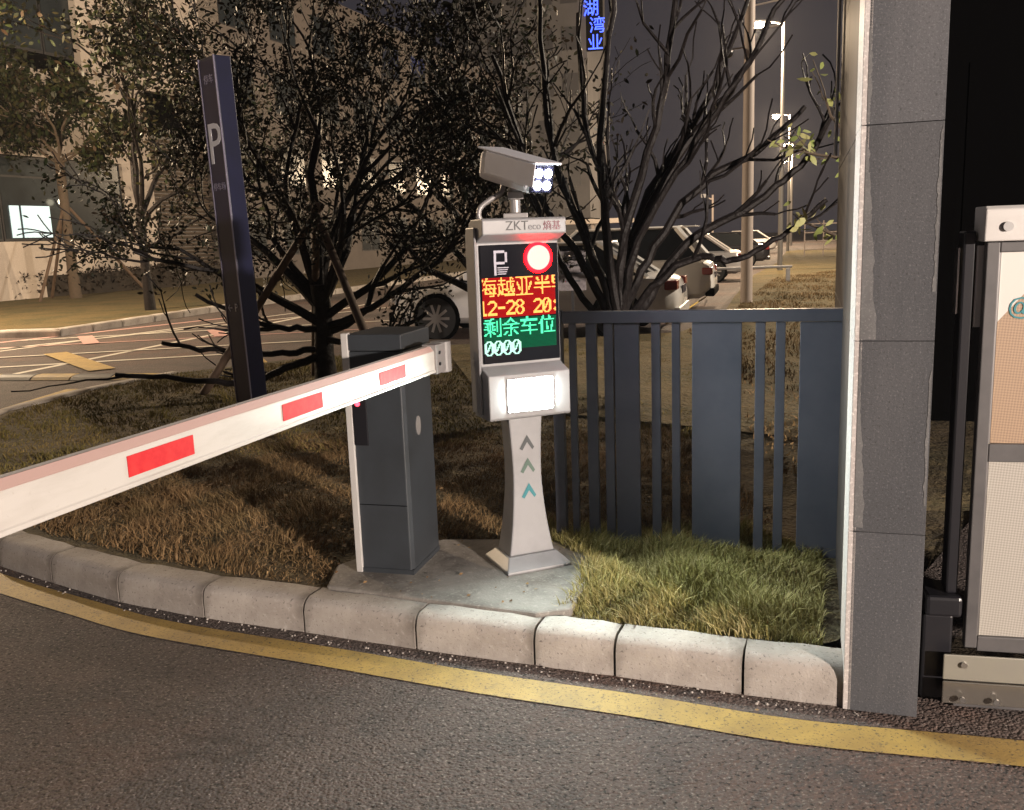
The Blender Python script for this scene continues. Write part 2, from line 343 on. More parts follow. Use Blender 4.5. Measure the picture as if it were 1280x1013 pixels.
# --- lawn sheet behind the kerb (with a gentle mound)
def off(p, q, w):
    d = (Vector(q)-Vector(p)).normalized(); return Vector((-d.y, d.x))*w
back = []
for i, p in enumerate(kb):
    a = kb[max(i-1, 0)]; c = kb[min(i+1, len(kb)-1)]; v = Vector(p)+off(a, c, .14); back.append((v.x, v.y))
lawn_poly = back+[(1.10, 2.85), (1.9, 5.6), (6, 9), (30, 40), (24, 62), (17, 56), (11.2, 38), (7.5, 28), (4.8, 19.4), (3.5, 15), (2.4, 12.8), (-.9, 12.2), (-2.9, 11.55)]
def mound(x, y):
    return .05*np.exp(-((x+1.5)**2/.5+(y-4.75)**2/.35))+.02*np.sin(x*2.3)*np.cos(y*1.7)*np.clip((y-3.6)/3, 0, 1)
import bmesh
def sheet(poly, name, m, z, sub, hfun=None, kind='structure'):
    bm = bmesh.new(); vs = [bm.verts.new((x, y, z)) for x, y in poly]; fc = bm.faces.new(vs)
    bmesh.ops.triangulate(bm, faces=[fc])
    for cuts in range(sub):
        long = [e for e in bm.edges if e.calc_length() > .5 and min(v.co.y for v in e.verts) < 9]
        if not long: break
        bmesh.ops.subdivide_edges(bm, edges=long, cuts=1); bmesh.ops.triangulate(bm, faces=[f for f in bm.faces if len(f.verts) > 3])
    if hfun:
        for v in bm.verts: v.co.z += float(hfun(v.co.x, v.co.y))
    bmesh.ops.recalc_face_normals(bm, faces=bm.faces)
    me = bpy.data.meshes.new(name); bm.to_mesh(me); bm.free(); me.materials.append(M[m]); o = bpy.data.objects.new(name, me); COL.objects.link(o)
    me.polygons.foreach_set('use_smooth', [True]*len(me.polygons))
    if kind: o['kind'] = kind
    return o
sheet(lawn_poly, 'lawn', 'soil', .125, 7, mound)
far_poly = [(-.9, 12.2), (2.4, 12.8), (3.5, 15), (4.8, 19.4), (7.5, 28), (11.2, 38), (17, 56), (24, 62), (30, 40), (6, 8.6), (1.9, 6.0), (-.2, 7.6)]
sheet(far_poly, 'parking_lawn', 'far_lawn', .158, 0)
# --- road marking: curved yellow edge line
yl = [(-5.1, 10.5), (-5.22, 8.4), (-4.95, 6.9), (-4.3, 5.75), (-3.45, 4.85), (-2.49, 4.18), (-1.95, 3.84), (-1.50, 3.575), (-.77, 3.268), (-.15, 3.003), (.388, 2.799), (.86, 2.607), (1.467, 2.445), (2.6, 2.12), (4.6, 1.5)]
ribbon(smooth_line([(x, y) for x, y in [Vector(p) for p in yl]], 6), .073, .004, 'yellow_edge_line', 'road_paint_yellow', kind='structure')
# --- little stones in the gutter
gb = MB()
for i in range(150):
    t = random.random()**.8; k = int(6+t*9.4); k = min(k, 14); u = random.random(); p = Vector(kb[k]).lerp(Vector(kb[k+1]), u)-off(kb[k], kb[k+1], random.uniform(.008, .07))
    r = random.uniform(.002, .006); gb.ball((p.x, p.y, r*.5), r, 3, .7)
tag(gb.build('gutter_grit', 'kerb'), 'pale grit and tiny stones lying in the gutter along the kerb', 'grit', kind='stuff')
# --- concrete pad under kiosk and barrier cabinet
pad = [(-.80, 3.60), (-.35, 3.41), (.06, 3.24), (.20, 3.27), (.27, 3.50), (.33, 3.85), (.22, 4.05), (-.05, 4.12), (-.35, 4.15), (-.62, 4.05), (-.80, 3.85)]
pb = MB(); pb.prism_z(pad, .08, .155); tag(pb.build('concrete_pad', 'concrete', bevel=.012), kind='structure')
# --- far side of the road: kerb, lawn, hedge
fk = [(-40, 15.6), (-14, 17.3), (-9.9, 17.55), (-8.55, 17.4), (-8.1, 19.2), (-7.3, 22.4), (-6.35, 25.6), (-5.4, 28.8), (-4.5, 32), (-3.0, 37), (-1.0, 44), (2.5, 56), (10, 82)]
fl = empty('far_kerb', (0, 0, 0), kind='structure')
for i in range(1, len(fk)-1):
    a = Vector(fk[i]); b_ = Vector(fk[i+1]); n = max(1, round((b_-a).length/1.0))
    for k in range(n): kerb_stone(a.lerp(b_, k/n), a.lerp(b_, (k+1)/n), .22, .15, fl, gap=.01)
bp = []
for i, p in enumerate(fk):
    a = fk[max(i-1, 0)]; c = fk[min(i+1, len(fk)-1)]; v = Vector(p)+off(a, c, .2); bp.append((v.x, v.y))
sheet(bp+[(-12, 90), (-60, 40)], 'far_verge', 'far_lawn', .135, 0)
# --- paint on the road by the crossing
paint = empty('crossing_marking', (0, 0, 0), kind='structure')
def stripe(a, b, h, m, z=.004, name='painted_line'):
    ribbon([Vector(a), Vector(b)], h, z, name, m, paint)
stripe((-6.9, 10.9), (-2.6, 27.5), .06, 'paint_white'); stripe((-9.5, 13.2), (-4.6, 22), .05, 'paint_white')
stripe((-9.6, 14.3), (-2.9, 22.0), .06, 'paint_white', .008); stripe((-10.2, 15.4), (-6.2, 20.8), .09, 'paint_pink')
stripe((-8.4, 12.6), (-3.4, 13.6), .06, 'paint_white', .008); stripe((-8.9, 13.9), (-2.5, 15.0), .05, 'paint_white', .012); stripe((-9.3, 15.5), (-2.2, 16.7), .05, 'paint_pink', .008)
stripe((-9.0, 16.8), (-2.0, 18.3), .05, 'paint_white', .012)
stripe((-7.2, 14.4), (-5.45, 12.1), .17, 'road_paint_yellow', .016); stripe((-4.2, 14.1), (-3.4, 12.15), .15, 'road_paint_yellow', .016)
stripe((-8.0, 17.2), (-7.2, 15.7), .13, 'paint_pink', .016); stripe((-5.7, 17.6), (-5.1, 16.2), .13, 'paint_pink', .016)
# --- speed hump of separate rubber pieces
hump = empty('speed_hump', (0, 0, 0), label='yellow and black rubber speed hump across the road by the lawn corner', cat='speed hump')
a = Vector((-8.2, 12.0)); b_ = Vector((-4.35, 11.15)); n = 7
for k in range(n):
    p, q = a.lerp(b_, k/n), a.lerp(b_, (k+1)/n); d = (q-p); mm = MB(); Ln = d.length
    mm.prism_x([(-.17, .004), (.17, .004), (.13, .035), (.05, .055), (-.05, .055), (-.13, .035)], .01, Ln-.01)
    o = mm.build('hump_piece', 'road_paint_yellow' if k % 2 == 0 else 'rubber_black', hump); o.location = (p.x, p.y, .004); o.rotation_euler[2] = math.atan2(d.y, d.x)

# ================================================================== GRASS (stuff)
def blades(name, poly, n, hmin, hmax, m, width, lean=.5, hf=None, dens=None, label='', base=.125, keep=None):
    xs = [p[0] for p in poly]; ys = [p[1] for p in poly]; pts = np.zeros((0, 2))
    while len(pts) < n:
        x = rng.uniform(min(xs), max(xs), n); y = rng.uniform(min(ys), max(ys), n); k = inside(poly, x, y)
        if dens is not None: k &= rng.random(n) < dens(x, y)
        if keep is not None: k &= keep(x, y)
        pts = np.vstack([pts, np.c_[x[k], y[k]]])
    pts = pts[:n]; x, y = pts.T
    clump = .65+.45*np.sin(x*9.1+2*np.sin(y*5))*np.cos(y*8.3+1.7*np.sin(x*6)); clump = np.clip(clump, .35, 1.2)
    h = rng.uniform(hmin, hmax, n)*clump
    if hf is not None: h *= hf(x, y)
    th = rng.uniform(0, 2*np.pi, n); ld = rng.normal(.6, 1.3, n)+1.5*np.sin(x*3)+1.2*np.cos(y*4); l = h*lean*np.abs(rng.normal(.7, .6, n))
    wd = width*rng.uniform(.6, 1.4, n); dx = np.cos(th)*wd; dy = np.sin(th)*wd; z = base+mound(x, y)-.006
    lx, ly = np.cos(ld)*l, np.sin(ld)*l
    v = np.empty((n, 5, 3)); v[:, 0] = np.c_[x-dx, y-dy, z]; v[:, 1] = np.c_[x+dx, y+dy, z]
    v[:, 2] = np.c_[x+dx*.7+lx*.35, y+dy*.7+ly*.35, z+h*.6]; v[:, 3] = np.c_[x-dx*.7+lx*.35, y-dy*.7+ly*.35, z+h*.6]; v[:, 4] = np.c_[x+lx, y+ly, z+h*.95]
    i = np.arange(n)[:, None]*5
    t = np.concatenate([i+[0, 1, 2], i+[0, 2, 3], i+[3, 2, 4]], 1)
    o = fast_mesh(name, v.reshape(-1, 3), t, m); return tag(o, label, 'grass', kind='stuff')
notpad = lambda x, y: ~inside([(-.22+(a_+.22)*(.93+.04*math.sin(i_*2.1)), 3.75+(b__-3.75)*.88) for i_, (a_, b__) in enumerate(pad)], x, y)
gp = [(.12, 3.33), (.3, 3.2), (.62, 3.08), (1.04, 2.93), (1.35, 3.85), (1.1, 4.15), (.35, 4.35), (.05, 4.3), (.3, 3.8)]
blades('tall_grass', gp, 30000, .045, .115, 'grass_green', .0022, .8, label='long yellow-green grass between the kerb and the slatted fence', keep=notpad)
dp = [(-2.9, 5.0), (-2.4, 4.5), (-1.75, 4.08), (-1.29, 3.85), (-.82, 3.66), (-.8, 4.1), (-.3, 4.2), (.3, 4.2), (1.3, 4.3), (1.2, 6.5), (-2.9, 7.0)]
blades('dry_grass', dp, 60000, .02, .07, 'grass_dry', .0024, 1.3, label='dry brown matted grass behind the left kerb under the barrier arm', keep=notpad,
       hf=lambda x, y: 1+.6*np.exp(-((x+1.5)**2/.6+(y-4.5)**2/.3)))
lp = [(-4.6, 8.4), (-4.35, 7.2), (-3.8, 6.1), (-3.0, 5.3), (-2.4, 5.0), (-2.4, 6.2), (1.3, 6.2), (3.5, 9), (3, 12.3), (-.9, 12), (-2.9, 11.3), (-4.0, 10.6), (-4.45, 9.6)]
blades('lawn_grass', lp, 60000, .03, .07, 'grass_lawn', .0045, .9, label='mown olive lawn grass around the leafy tree and the parking sign')
fp = [(1.5, 5.0), (2.4, 5.6), (8.5, 14), (16, 24), (11, 30), (7.6, 26), (5, 19), (3.6, 15), (2.5, 12.8)]
blades('parking_verge_grass', fp, 45000, .04, .09, 'grass_dry', .007, .9, label='tan dry grass strip behind the fence beside the parked cars', base=.15)

def litter(poly, n, size, z, name, m, label):
    xs = [p[0] for p in poly]; ys = [p[1] for p in poly]; x = rng.uniform(min(xs), max(xs), n*3); y = rng.uniform(min(ys), max(ys), n*3); k = inside(poly, x, y); x, y = x[k][:n], y[k][:n]; n = len(x)
    a = rng.uniform(0, 6.28, n); L_ = size*rng.uniform(.5, 1.3, n); w = L_*.28; zz = z+mound(x, y)*(z < .14)+rng.uniform(0, .006, n)
    v = np.empty((n, 4, 3)); c, s_ = np.cos(a), np.sin(a); tl = rng.uniform(0, .008, n)
    v[:, 0] = np.c_[x-c*L_/2, y-s_*L_/2, zz]; v[:, 1] = np.c_[x-s_*w, y+c*w, zz+tl]; v[:, 2] = np.c_[x+c*L_/2, y+s_*L_/2, zz+tl*.5]; v[:, 3] = np.c_[x+s_*w, y-c*w, zz]
    j = np.arange(n)[:, None]*4; tag(fast_mesh(name, v.reshape(-1, 3), np.concatenate([j+[0, 1, 2], j+[0, 2, 3]], 1), m), label, 'litter', kind='stuff')
litter(dp[:6]+[(-.3, 5.2), (-2.6, 5.4)], 420, .03, .165, 'fallen_leaves', 'leaf_litter', 'small curled dead leaves scattered over the dry grass')
litter(pad, 45, .018, .158, 'pad_litter', 'leaf_litter', 'bits of dry leaf and straw on the concrete pad')
litter([(p[0]-.01, p[1]-.05) for p in kb[5:]]+[(p[0], p[1]-.12) for p in kb[:4:-1]], 60, .014, .003, 'gutter_litter', 'leaf_litter', 'bits of dry leaf in the gutter along the kerb')

# ================================================================== PILLAR (clad wall end)
px0, py0 = 1.040, 2.738
pil = empty('gate_pillar', (px0, py0, 0), R(-18), label='tall grey granite gate pillar with pale water stains at the kerb end', cat='pillar')
# local: x along the front face (to the right), y back along the left face
PW, PD = .222, 2.2
zs = [0, .606, 1.205, 1.832, 2.46, 3.08, 3.7]
core = MB(); core.box(.012, PW-.012, .012, PD-.012, 0, 3.69); core.build('core', 'black_matte', pil)
for i in range(len(zs)-1):
    z0, z1 = zs[i]+.001, zs[i+1]-.001
    b = MB(); b.box(.014, PW, 0, .03, z0, z1); b.build('stone_slab', 'granite', pil, bevel=.001)
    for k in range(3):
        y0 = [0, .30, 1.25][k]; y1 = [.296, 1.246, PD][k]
        b = MB(); b.box(0 if k == 0 else .006, .025, y0, y1, z0, z1); b.build('stone_slab', 'granite_lit' if k == 0 else 'granite_shaded', pil, bevel=.002)  # left face: near strip coloured as lit, the rest coloured as in shade
        y0 = max(y0, .032)
        b = MB(); b.box(PW-.025, PW, y0, y1, z0, z1); b.build('stone_slab', 'granite', pil, bevel=.001)
# pale run-off stains on the front
def stain(xa, side, ztop, zbot, wmax, seed):
    rr = random.Random(seed); n = 60; b = MB(); w = wmax*.3
    for i in range(n+1):
        z = ztop+(zbot-ztop)*i/n; t = i/n; w += rr.uniform(-.003, .003); w = max(.006, min(wmax, w+(wmax*(.25+.75*t)-w)*.12))
        e = w*min(1, i/4+.05)
        b.v += [(xa, -.0012, z), (xa+side*e, -.0012, z)]
    b.f = [(2*i, 2*i+2, 2*i+3, 2*i+1) for i in range(n)]
    b.build('stain', 'stain', pil)
stain(.0155, 1, 1.79, 1.21, .045, 3); stain(.0155, 1, 2.10, 1.84, .012, 4); stain(.0155, 1, 1.20, .62, .03, 8); stain(PW-.003, -1, 1.82, 1.35, .014, 9); stain(PW-.003, -1, 1.12, .7, .01, 19)
b = MB(); b.tube([(-.012, PD-.05, 1.9), (-.012, PD-.05, 3.6)], .009, 8); b.build('conduit', 'white_paint', pil)

# ================================================================== FENCE
fence = empty('slatted_fence', (1.394, 3.79, .13), R(180-16.4), label='dark blue-grey metal fence of wide and narrow upright slats beside the pillar', cat='fence')
# local x runs left from the pillar, y towards the far side is negative after the turn
def fx(x): return (1.394-x)/math.cos(R(16.4))
wide = [(1.229, 1.392), (.797, .999), (.470, .575)]
narrow = [(1.134, 1.172), (1.054, 1.093), (.713, .747), (.627, .665), (.424, .463), (.345, .392), (.27, .30)]
for a, c in wide:
    b = MB(); b.box(fx(c), fx(a), -.012, .012, -.02, 1.028); b.build('wide_slat', 'fence', fence, bevel=.002)
for a, c in narrow:
    b = MB(); b.box(fx(c), fx(a), -.014, .014, -.02, 1.028); b.build('narrow_slat', 'fence', fence, bevel=.002)
b = MB(); b.box(0, 1.20, -.022, .022, 1.03, 1.083); b.build('top_rail', 'fence', fence, bevel=.003)
b = MB(); b.box(0, 1.20, -.022, .022, -.06, -.021); b.build('bottom_rail', 'fence', fence, bevel=.003)
b = MB(); b.box(1.202, 1.25, -.025, .025, -.02, 1.09); b.build('post', 'fence', fence, bevel=.003)

# ================================================================== KIOSK
ki = empty('parking_kiosk', (.035, 3.83, .155), R(22), label='white parking display kiosk with red and green LED text and lit lamp', cat='kiosk')
HW = .183
prof = [(.06, .66), (.06, 1.42), (.045, 1.455), (.015, 1.472), (-.105, 1.472), (-.115, 1.464), (-.115, 1.408), (-.03, 1.378), (-.03, .872), (-.115, .842), (-.115, .662), (-.108, .655), (.05, .655)]
prof = [(y, z) for y, z in prof]
b = MB(); b.prism_x(prof[::-1], -HW, HW); b.build('housing', 'kiosk_white', ki, bevel=.006, seg=3)
b = MB(); b.prism_x([(.062, .672), (.062, 1.41), (.05, 1.44), (-.045, 1.44), (-.045, .67)][::-1], -HW-.012, -HW-.001); b.build('side_cover', 'kiosk_white', ki, bevel=.005)
b = MB(); b.box(-HW+.012, HW-.008, -.042, -.029, .884, 1.368); disp = b.build('display_panel', 'display_glass', ki, bevel=.003)
# LED rows
def rows(s): return s.strip().split('\n')
GL = {}
GL['海'] = rows("""
.#....##........
.###..#.........
...#.##########.
.....#..........
....##..........
##..#.########..
.##...#..#...#..
......#...#..#..
....###########.
..##.##.#...##..
..#..#...#..##..
..#..##..##.##..
.##..##########.
.#..........#...
.#.......####...""")
GL['越'] = rows("""
...#.......##...
...#.......#.#..
.######....#....
...#....#######.
...#....#..#....
#######.#..#.#..
...##...#..#.#..
.#..#...#..###..
.#..#...#..##...
.#..######.##.#.
.##.#..##..##.#.
.####....##.###.
.####....#...#..
##.############.
#.....#########.""")
GL['亚'] = rows("""
###############.
....##..##......
.....#...#......
.....#...#......
.#...#...#...#..
.#...#...#..##..
.##..#...#..##..
..#..#...#..#...
..##.#...#.##...
..##.#...#.#....
...#.#...#.#....
.....#...#......
.....#...#......
....##..##......
###############.""")
GL['半'] = rows("""
.......#....#...
..##...#...##...
..##...#...##...
...##..#..##....
.......#........
.#############..
.#############..
.......#........
.......#........
###############.
......##........
.......#........
.......#........
.......#........
.......#........""")
GL['导'] = rows("""
############....
##.........#....
##.........#....
############....
##..............
##..........##..
.############...
..........#.....
..........##....
###############.
...#......#.....
....#.....#.....
....##....#.....
.....#....#.....
.......####.....""")
GL['剩'] = rows("""
......###.....#.
.######.......#.
.....#.....#..#.
##########.#..#.
..######...#..#.
...#.#.#...#..#.
.###.#.###.#..#.
...#.#.#...#..#.
####.#.#.#.#..#.
...###.###.#..#.
....###....#..#.
...###.##.....#.
.##..#..##....#.
##...#.......##.
.....#.....####.""")
GL['余'] = rows("""
.......#........
......###.......
.....##.##......
....##...##.....
..##.......##...
###############.
.......##.......
.......#........
.#############..
.......##.......
.......#..#.....
...##..#..##....
..##...#...##...
.##....#....##..
.....###........""")
GL['车'] = rows("""
.....##.........
.....##.........
###############.
###############.
...##...........
...#....#.......
..##....#.......
.#############..
.......##.......
........#.......
.......##.......
###############.
........#.......
........#.......
........#.......""")
GL['位'] = rows("""
....#....#......
...##....##.....
...##....##.....
..##.#########..
..##............
.###...#....#...
####...#....#...
..##...#....#...
..##...#...##...
..##...##..##...
..##...##..#....
..##...##..#....
..##.......#....
..##.##########.
..##............""")
def half(s): return [r for r in s.strip().split('/')]
pad3 = ['........']*2
GL['1'] = pad3+half("...##.../..###.../.####.../...##.../...##.../...##.../...##.../...##.../...##.../...##.../.######./.######.")
GL['2'] = pad3+half("..####../.######./##....##/......##/......##/.....##./....##../...##.../..##..../.##...../########/########")
GL['8'] = pad3+half("..####../.##..##./##....##/##....##/.##..##./..####../.##..##./##....##/##....##/##....##/.##..##./..####..")
GL['0'] = pad3+half("..####../.##..##./##...###/##..####/##..#.##/##.##.##/##.#..##/####..##/###...##/##....##/.##..##./..####..")
GL['-'] = pad3+half("......../......../......../......../......../.######./.######./......../......../......../......../........")
GL[':'] = pad3+half("......../......../...##.../..####../...##.../......../......../......../...##.../..####../...##.../........")
X0, DOT, ZT = -.167, .326/64, 1.236
def led_row(chars, row, start, m):
    """one object per glyph: each dot a tiny lit square; glyphs are cut where the scrolling text leaves the matrix"""
    col = start
    for ch in chars:
        if ch == ' ': col += 8; continue
        gm = GL[ch]; b = MB(); w = 16 if ord(ch) > 200 else 8
        for r, line in enumerate(gm):
            for c, q in enumerate(line):
                cc = col+c
                if q == '#' and 0 <= cc < 64:
                    x = X0+cc*DOT; z = ZT-(row*16.2+r+1)*DOT
                    b.box(x+DOT*.06, x+DOT*.94, -.0455, -.0415, z+DOT*.06, z+DOT*.94)
        if b.v: b.build('led_character', m, disp)
        col += w
led_row('海越亚半导', 0, -3, 'led_amber'); led_row('12-28 20:', 1, -4, 'led_amber')
led_row('剩余车位', 2, 0, 'led_green'); led_row('0000', 3, 0, 'led_mint')
# red and green glow around the text, put in as faintly emitting dots
def bg_dots(z0, z1, m, name):
    b = MB()
    for r in range(z0, z1):
        for c in range(64):
            x = X0+c*DOT; z = ZT-(r+1)*DOT; b.box(x+DOT*.12, x+DOT*.88, -.0435, -.0410, z+DOT*.12, z+DOT*.88)
    tag(b.build(name, m, disp), kind='stuff')
M['glow_red_dim'] = mat('glow_red_dim', (.04, .003, .003), .8, spec=0, emit=((1, .008, .01), .62))
M['glow_green_dim'] = mat('glow_green_dim', (.003, .03, .015), .8, spec=0, emit=((.004, .5, .2), .2))
bg_dots(0, 32, 'glow_red_dim', 'red_glow_dots'); bg_dots(33, 58, 'glow_green_dim', 'green_glow_dots')
# P sign on the glass
b = MB()
def bar(x0, x1, z0, z1): b.box(x0, x1, -.0445, -.0418, z0, z1)
bar(-.112, -.102, 1.245, 1.345); bar(-.1019, -.065, 1.335, 1.345); bar(-.1019, -.065, 1.289, 1.299); bar(-.064, -.054, 1.297, 1.337)
for k in range(4): bar(-.098+.0, -.06+.004*k, 1.248+k*.0085, 1.252+k*.0085)
b.build('parking_letter', 'sign_edge', disp)
# red disc, its halo put in as a wider emitting ring
b = MB(); b.disc((.085, -.0412, 1.310), .063, (0, -1, 0), .006, 32); b.build('red_halo_ring', 'disc_halo', disp)
b = MB(); b.disc((.085, -.0474, 1.310), .050, (0, -1, 0), .003, 32); b.build('red_light', 'disc_red', disp)
# brand on the visor front
xf = Matrix.Translation((-.085, -.1162, 1.424)) @ Matrix.Rotation(R(90), 4, 'X')
text_mesh('ZKT', .052, 'brand_letters', 'brand_dark', ki, xf @ Matrix.Shear('XY', 4, (.15, 0)) if False else xf)
text_mesh('eco', .040, 'brand_letters', 'brand_grey', ki, Matrix.Translation((.012, -.1162, 1.424)) @ Matrix.Rotation(R(90), 4, 'X'))
text_mesh('熵基', .040, 'brand_letters', 'brand_red', ki, Matrix.Translation((.078, -.1162, 1.424)) @ Matrix.Rotation(R(90), 4, 'X'))
# lamp in the lower box
b = MB(); b.box(-.105, .105, -.121, -.1155, .682, .828); b.build('lamp_bezel', 'kiosk_white', ki, bevel=.003)
b = MB(); b.prism_x([(-.1215, .690), (-.1215, .820), (-.125, .812), (-.125, .698)], -.097, .097); b.build('lamp', 'kiosk_glow', ki)
# column with waisted front
def column(parent):
    b = MB(); n = 14
    for i in range(n+1):
        t = i/n; z = .052+t*(.652-.052)
        w = .062+.042*(1-t)**3.0*1.0+.018*max(0, t-.55)**1.2*2.2; d0 = -.052-.028*(1-t)**2.4; d1 = .045+.018*(1-t)**2.4
        b.v += [(-w, d0, z), (w, d0, z), (w, d1, z), (-w, d1, z)]
    for i in range(n):
        for k in range(4): b.f.append((i*4+k, i*4+(k+1) % 4, i*4+4+(k+1) % 4, i*4+4+k))
    b.f += [(3, 2, 1, 0), (n*4, n*4+1, n*4+2, n*4+3)]
    return b.build('column', 'kiosk_white', parent, bevel=.006)
colm = column(ki)
b = MB(); bw = [(.148, -.16, .115, 0), (.148, -.16, .115, .012), (.112, -.088, .07, .052)]
for w, y0, y1, z in bw: b.v += [(-w, y0, z), (w, y0, z), (w, y1, z), (-w, y1, z)]
for i in range(2):
    for k in range(4): b.f.append((i*4+k, i*4+(k+1) % 4, i*4+4+(k+1) % 4, i*4+4+k))
b.f += [(3, 2, 1, 0), (8, 9, 10, 11)]
b.build('foot', 'kiosk_white', ki, bevel=.004)
for z, m in ((.535, 'chev_dark'), (.435, 'chev_green'), (.325, 'chev_teal')):
    b = MB(); t = (z-.052)/.6; y = -.0535-.028*(1-t)**2.4
    b.add([(-.033, y-.0008, z-.022), (-.020, y-.0008, z-.030), (.003, y, z+.004), (.026, y-.0008, z-.030), (.035, y-.0008, z-.020), (.003, y, z+.036)], [(0, 1, 2, 5), (5, 2, 3, 4)])
    b.build('chevron', m, colm)

# ================================================================== CAMERA ON TOP
kr = Matrix.Rotation(R(22), 4, 'Z')
def kw(x, y, z): return Vector((.035, 3.83, .155))+kr @ Vector((x, y, z))
bc = kw(.0, -.02, 1.472)
cm = empty('surveillance_camera', bc, 0, label='white box camera with four lit lamps mounted on top of the kiosk', cat='camera')
ax = Vector((.20, -.27, -.085)).normalized()       # camera looks to the right and towards the road
side = ax.cross(Vector((0, 0, 1))).normalized(); upc = side.cross(ax)
C0 = Vector((-.075, .075, .222))                       # back end centre, relative to the bracket foot
def cl(a, s_, u_): return C0+ax*a+side*s_+upc*u_
def cbox(a0, a1, s0, s1, u0_, u1_, name, m, bev=.01, parent=cm, taper=0):
    b = MB(); vs = []
    for a, sc in ((a0, 1-taper), (a1, 1)):
        for s_, u_ in ((s0, u0_), (s1, u0_), (s1, u1_), (s0, u1_)): vs.append(cl(a, s_*sc, u_*sc))
    b.add(vs, [(0, 1, 2, 3), (7, 6, 5, 4), (0, 4, 5, 1), (1, 5, 6, 2), (2, 6, 7, 3), (3, 7, 4, 0)])
    return b.build(name, m, parent, bevel=bev)
cbox(-.04, .31, -.062, .062, -.064, .0565, 'camera_body', 'camera_white', .026)
cbox(-.045, .345, -.066, .066, .057, .065, 'hood', 'camera_white', .003)
cbox(.02, .345, .0625, .067, -.03, .056, 'hood_side', 'camera_white', .001)
face = cbox(.3105, .316, -.056, .056, -.058, .05, 'front_glass', 'display_glass', .003)
for s_ in (-.026, .020):
    for u_ in (-.028, .018):
        b = MB(); b.disc(cl(.3165, s_, u_), .017, ax, .003, 16); b.build('lit_lamp', 'cam_led', cm)
text_mesh('ZK', .026, 'brand_letters', 'brand_grey', cm, Matrix.Translation(cl(.13, -.0620, .005)) @ Matrix(((ax.x, upc.x, -side.x, 0), (ax.y, upc.y, -side.y, 0), (ax.z, upc.z, -side.z, 0), (0, 0, 0, 1))))
b = MB(); b.box(-.05, .05, -.035, .035, 0, .02); b.build('bracket_foot', 'hub', cm, bevel=.003)
b = MB(); b.tube([(0, 0, .02), (0, 0, .075)], .022, 14); b.box(-.03, .035, -.025, .025, .075, .105); b.build('bracket_joint', 'hub', cm, bevel=.003)
b = MB(); b.tube([(0, .0, .105), tuple(cl(.13, 0, -.054))], .018, 12); b.build('bracket_neck', 'hub', cm, smooth=True)
b = MB(); b.tube(smooth_line([(-.145, .01, -.005), (-.150, .01, .025), (-.135, .015, .055), (-.09, .02, .085), (-.055, .03, .105), (-.045, .04, .15), tuple(cl(.04, 0, -.047))], 5), .011, 10); b.build('cable_hose', 'hub', cm, smooth=True)

# ================================================================== BARRIER
bx, by = -.682, 3.757
bar_ = empty('barrier_gate', (bx, by, .155), R(-15.5), label='dark grey barrier cabinet with white red-striped arm swung out over the kerb', cat='barrier gate')
CWd, CDp, CH = .248, .32, 1.02
b = MB(); b.prism_z([(.018, 0), (CWd-.012, 0), (CWd, .02), (CWd, CDp), (.0, CDp), (.0, .01)], 0, .955); b.build('cabinet', 'cabinet', bar_, bevel=.004)
b = MB(); b.box(-.012, .0165, -.012, .02, 0, CH+.012); b.build('corner_strip', 'white_paint', bar_, bevel=.003)
b = MB(); b.box(0, CWd+.004, -.004, CDp+.004, .958, CH+.006); b.build('lid', 'cabinet', bar_, bevel=.005)
b = MB(); b.box(.02, .082, -.011, -.0015, .56, .765); snb = b.build('sensor_box', 'black_plastic', bar_, bevel=.003)
b = MB(); b.disc((.045, -.0115, .738), .010, (0, -1, 0), .004, 16); b.build('red_indicator', 'indicator', snb)
b = MB(); pts = [(CWd+.0035, .14+.026*math.cos(q), .62+.042*math.sin(q)) for q in [2*math.pi*k/20 for k in range(20)]]
b.add(pts, [tuple(range(20))]); pts2 = [(CWd+.0005, p[1]+.0, p[2]) for p in pts]; n0 = len(b.v); b.add(pts2, []); b.f += [(k, (k+1) % 20, n0+(k+1) % 20, n0+k) for k in range(20)]
b.build('door_lock', 'hub', bar_)
for z in (.3, .05):
    b = MB(); b.box(.02, CWd-.012, -.0025, -.0008, z, z+.003) if z > .1 else b.box(.0, CWd+.003, -.006, CDp+.003, 0, .02); b.build('base_plate' if z < .1 else 'door_seam', 'black_matte' if z > .1 else 'cabinet', bar_)
# arm: world geometry turned into the barrier's space
inv = (Matrix.Translation((bx, by, .155)) @ Matrix.Rotation(R(-15.5), 4, 'Z')).inverted()
hubp = Vector((-.28, 3.72, 0)); ad = Vector((-.34, -1, 0)).normalized(); an = Vector((ad.y, -ad.x, 0))   # an: the face the camera sees
if an.dot(Vector((.3, -1, 0))) < 0: an = -an
def aw(s_, n_, z): return inv @ (hubp+ad*s_+an*n_+Vector((0, 0, z)))
sc = math.sqrt(1+.34**2)
def arm_prism(s0, s1, prof, name, m, parent, bev=.002):
    b = MB(); n = len(prof)
    b.v = [tuple(aw(s0, p, z)) for p, z in prof]+[tuple(aw(s1, p, z)) for p, z in prof]
    b.f = [tuple(range(n)), tuple(range(2*n-1, n-1, -1))]+[(i, i+n, (i+1) % n+n, (i+1) % n) for i in range(n)]
    return b.build(name, m, parent, bevel=bev)
aprof = [(-.022, 1.036), (-.022, 1.128), (-.008, 1.141), (.006, 1.137), (.022, 1.118), (.022, 1.046), (.026, 1.043), (.026, 1.033), (-.015, 1.031)]
arm = arm_prism(.06, 4.3, aprof, 'arm', 'arm_white', bar_)
arm_prism(.14, 4.29, [(.0075, 1.1375), (.0225, 1.1190), (.0235, 1.1205), (.0085, 1.1390)], 'edge_trim', 'pink_trim', arm, 0)
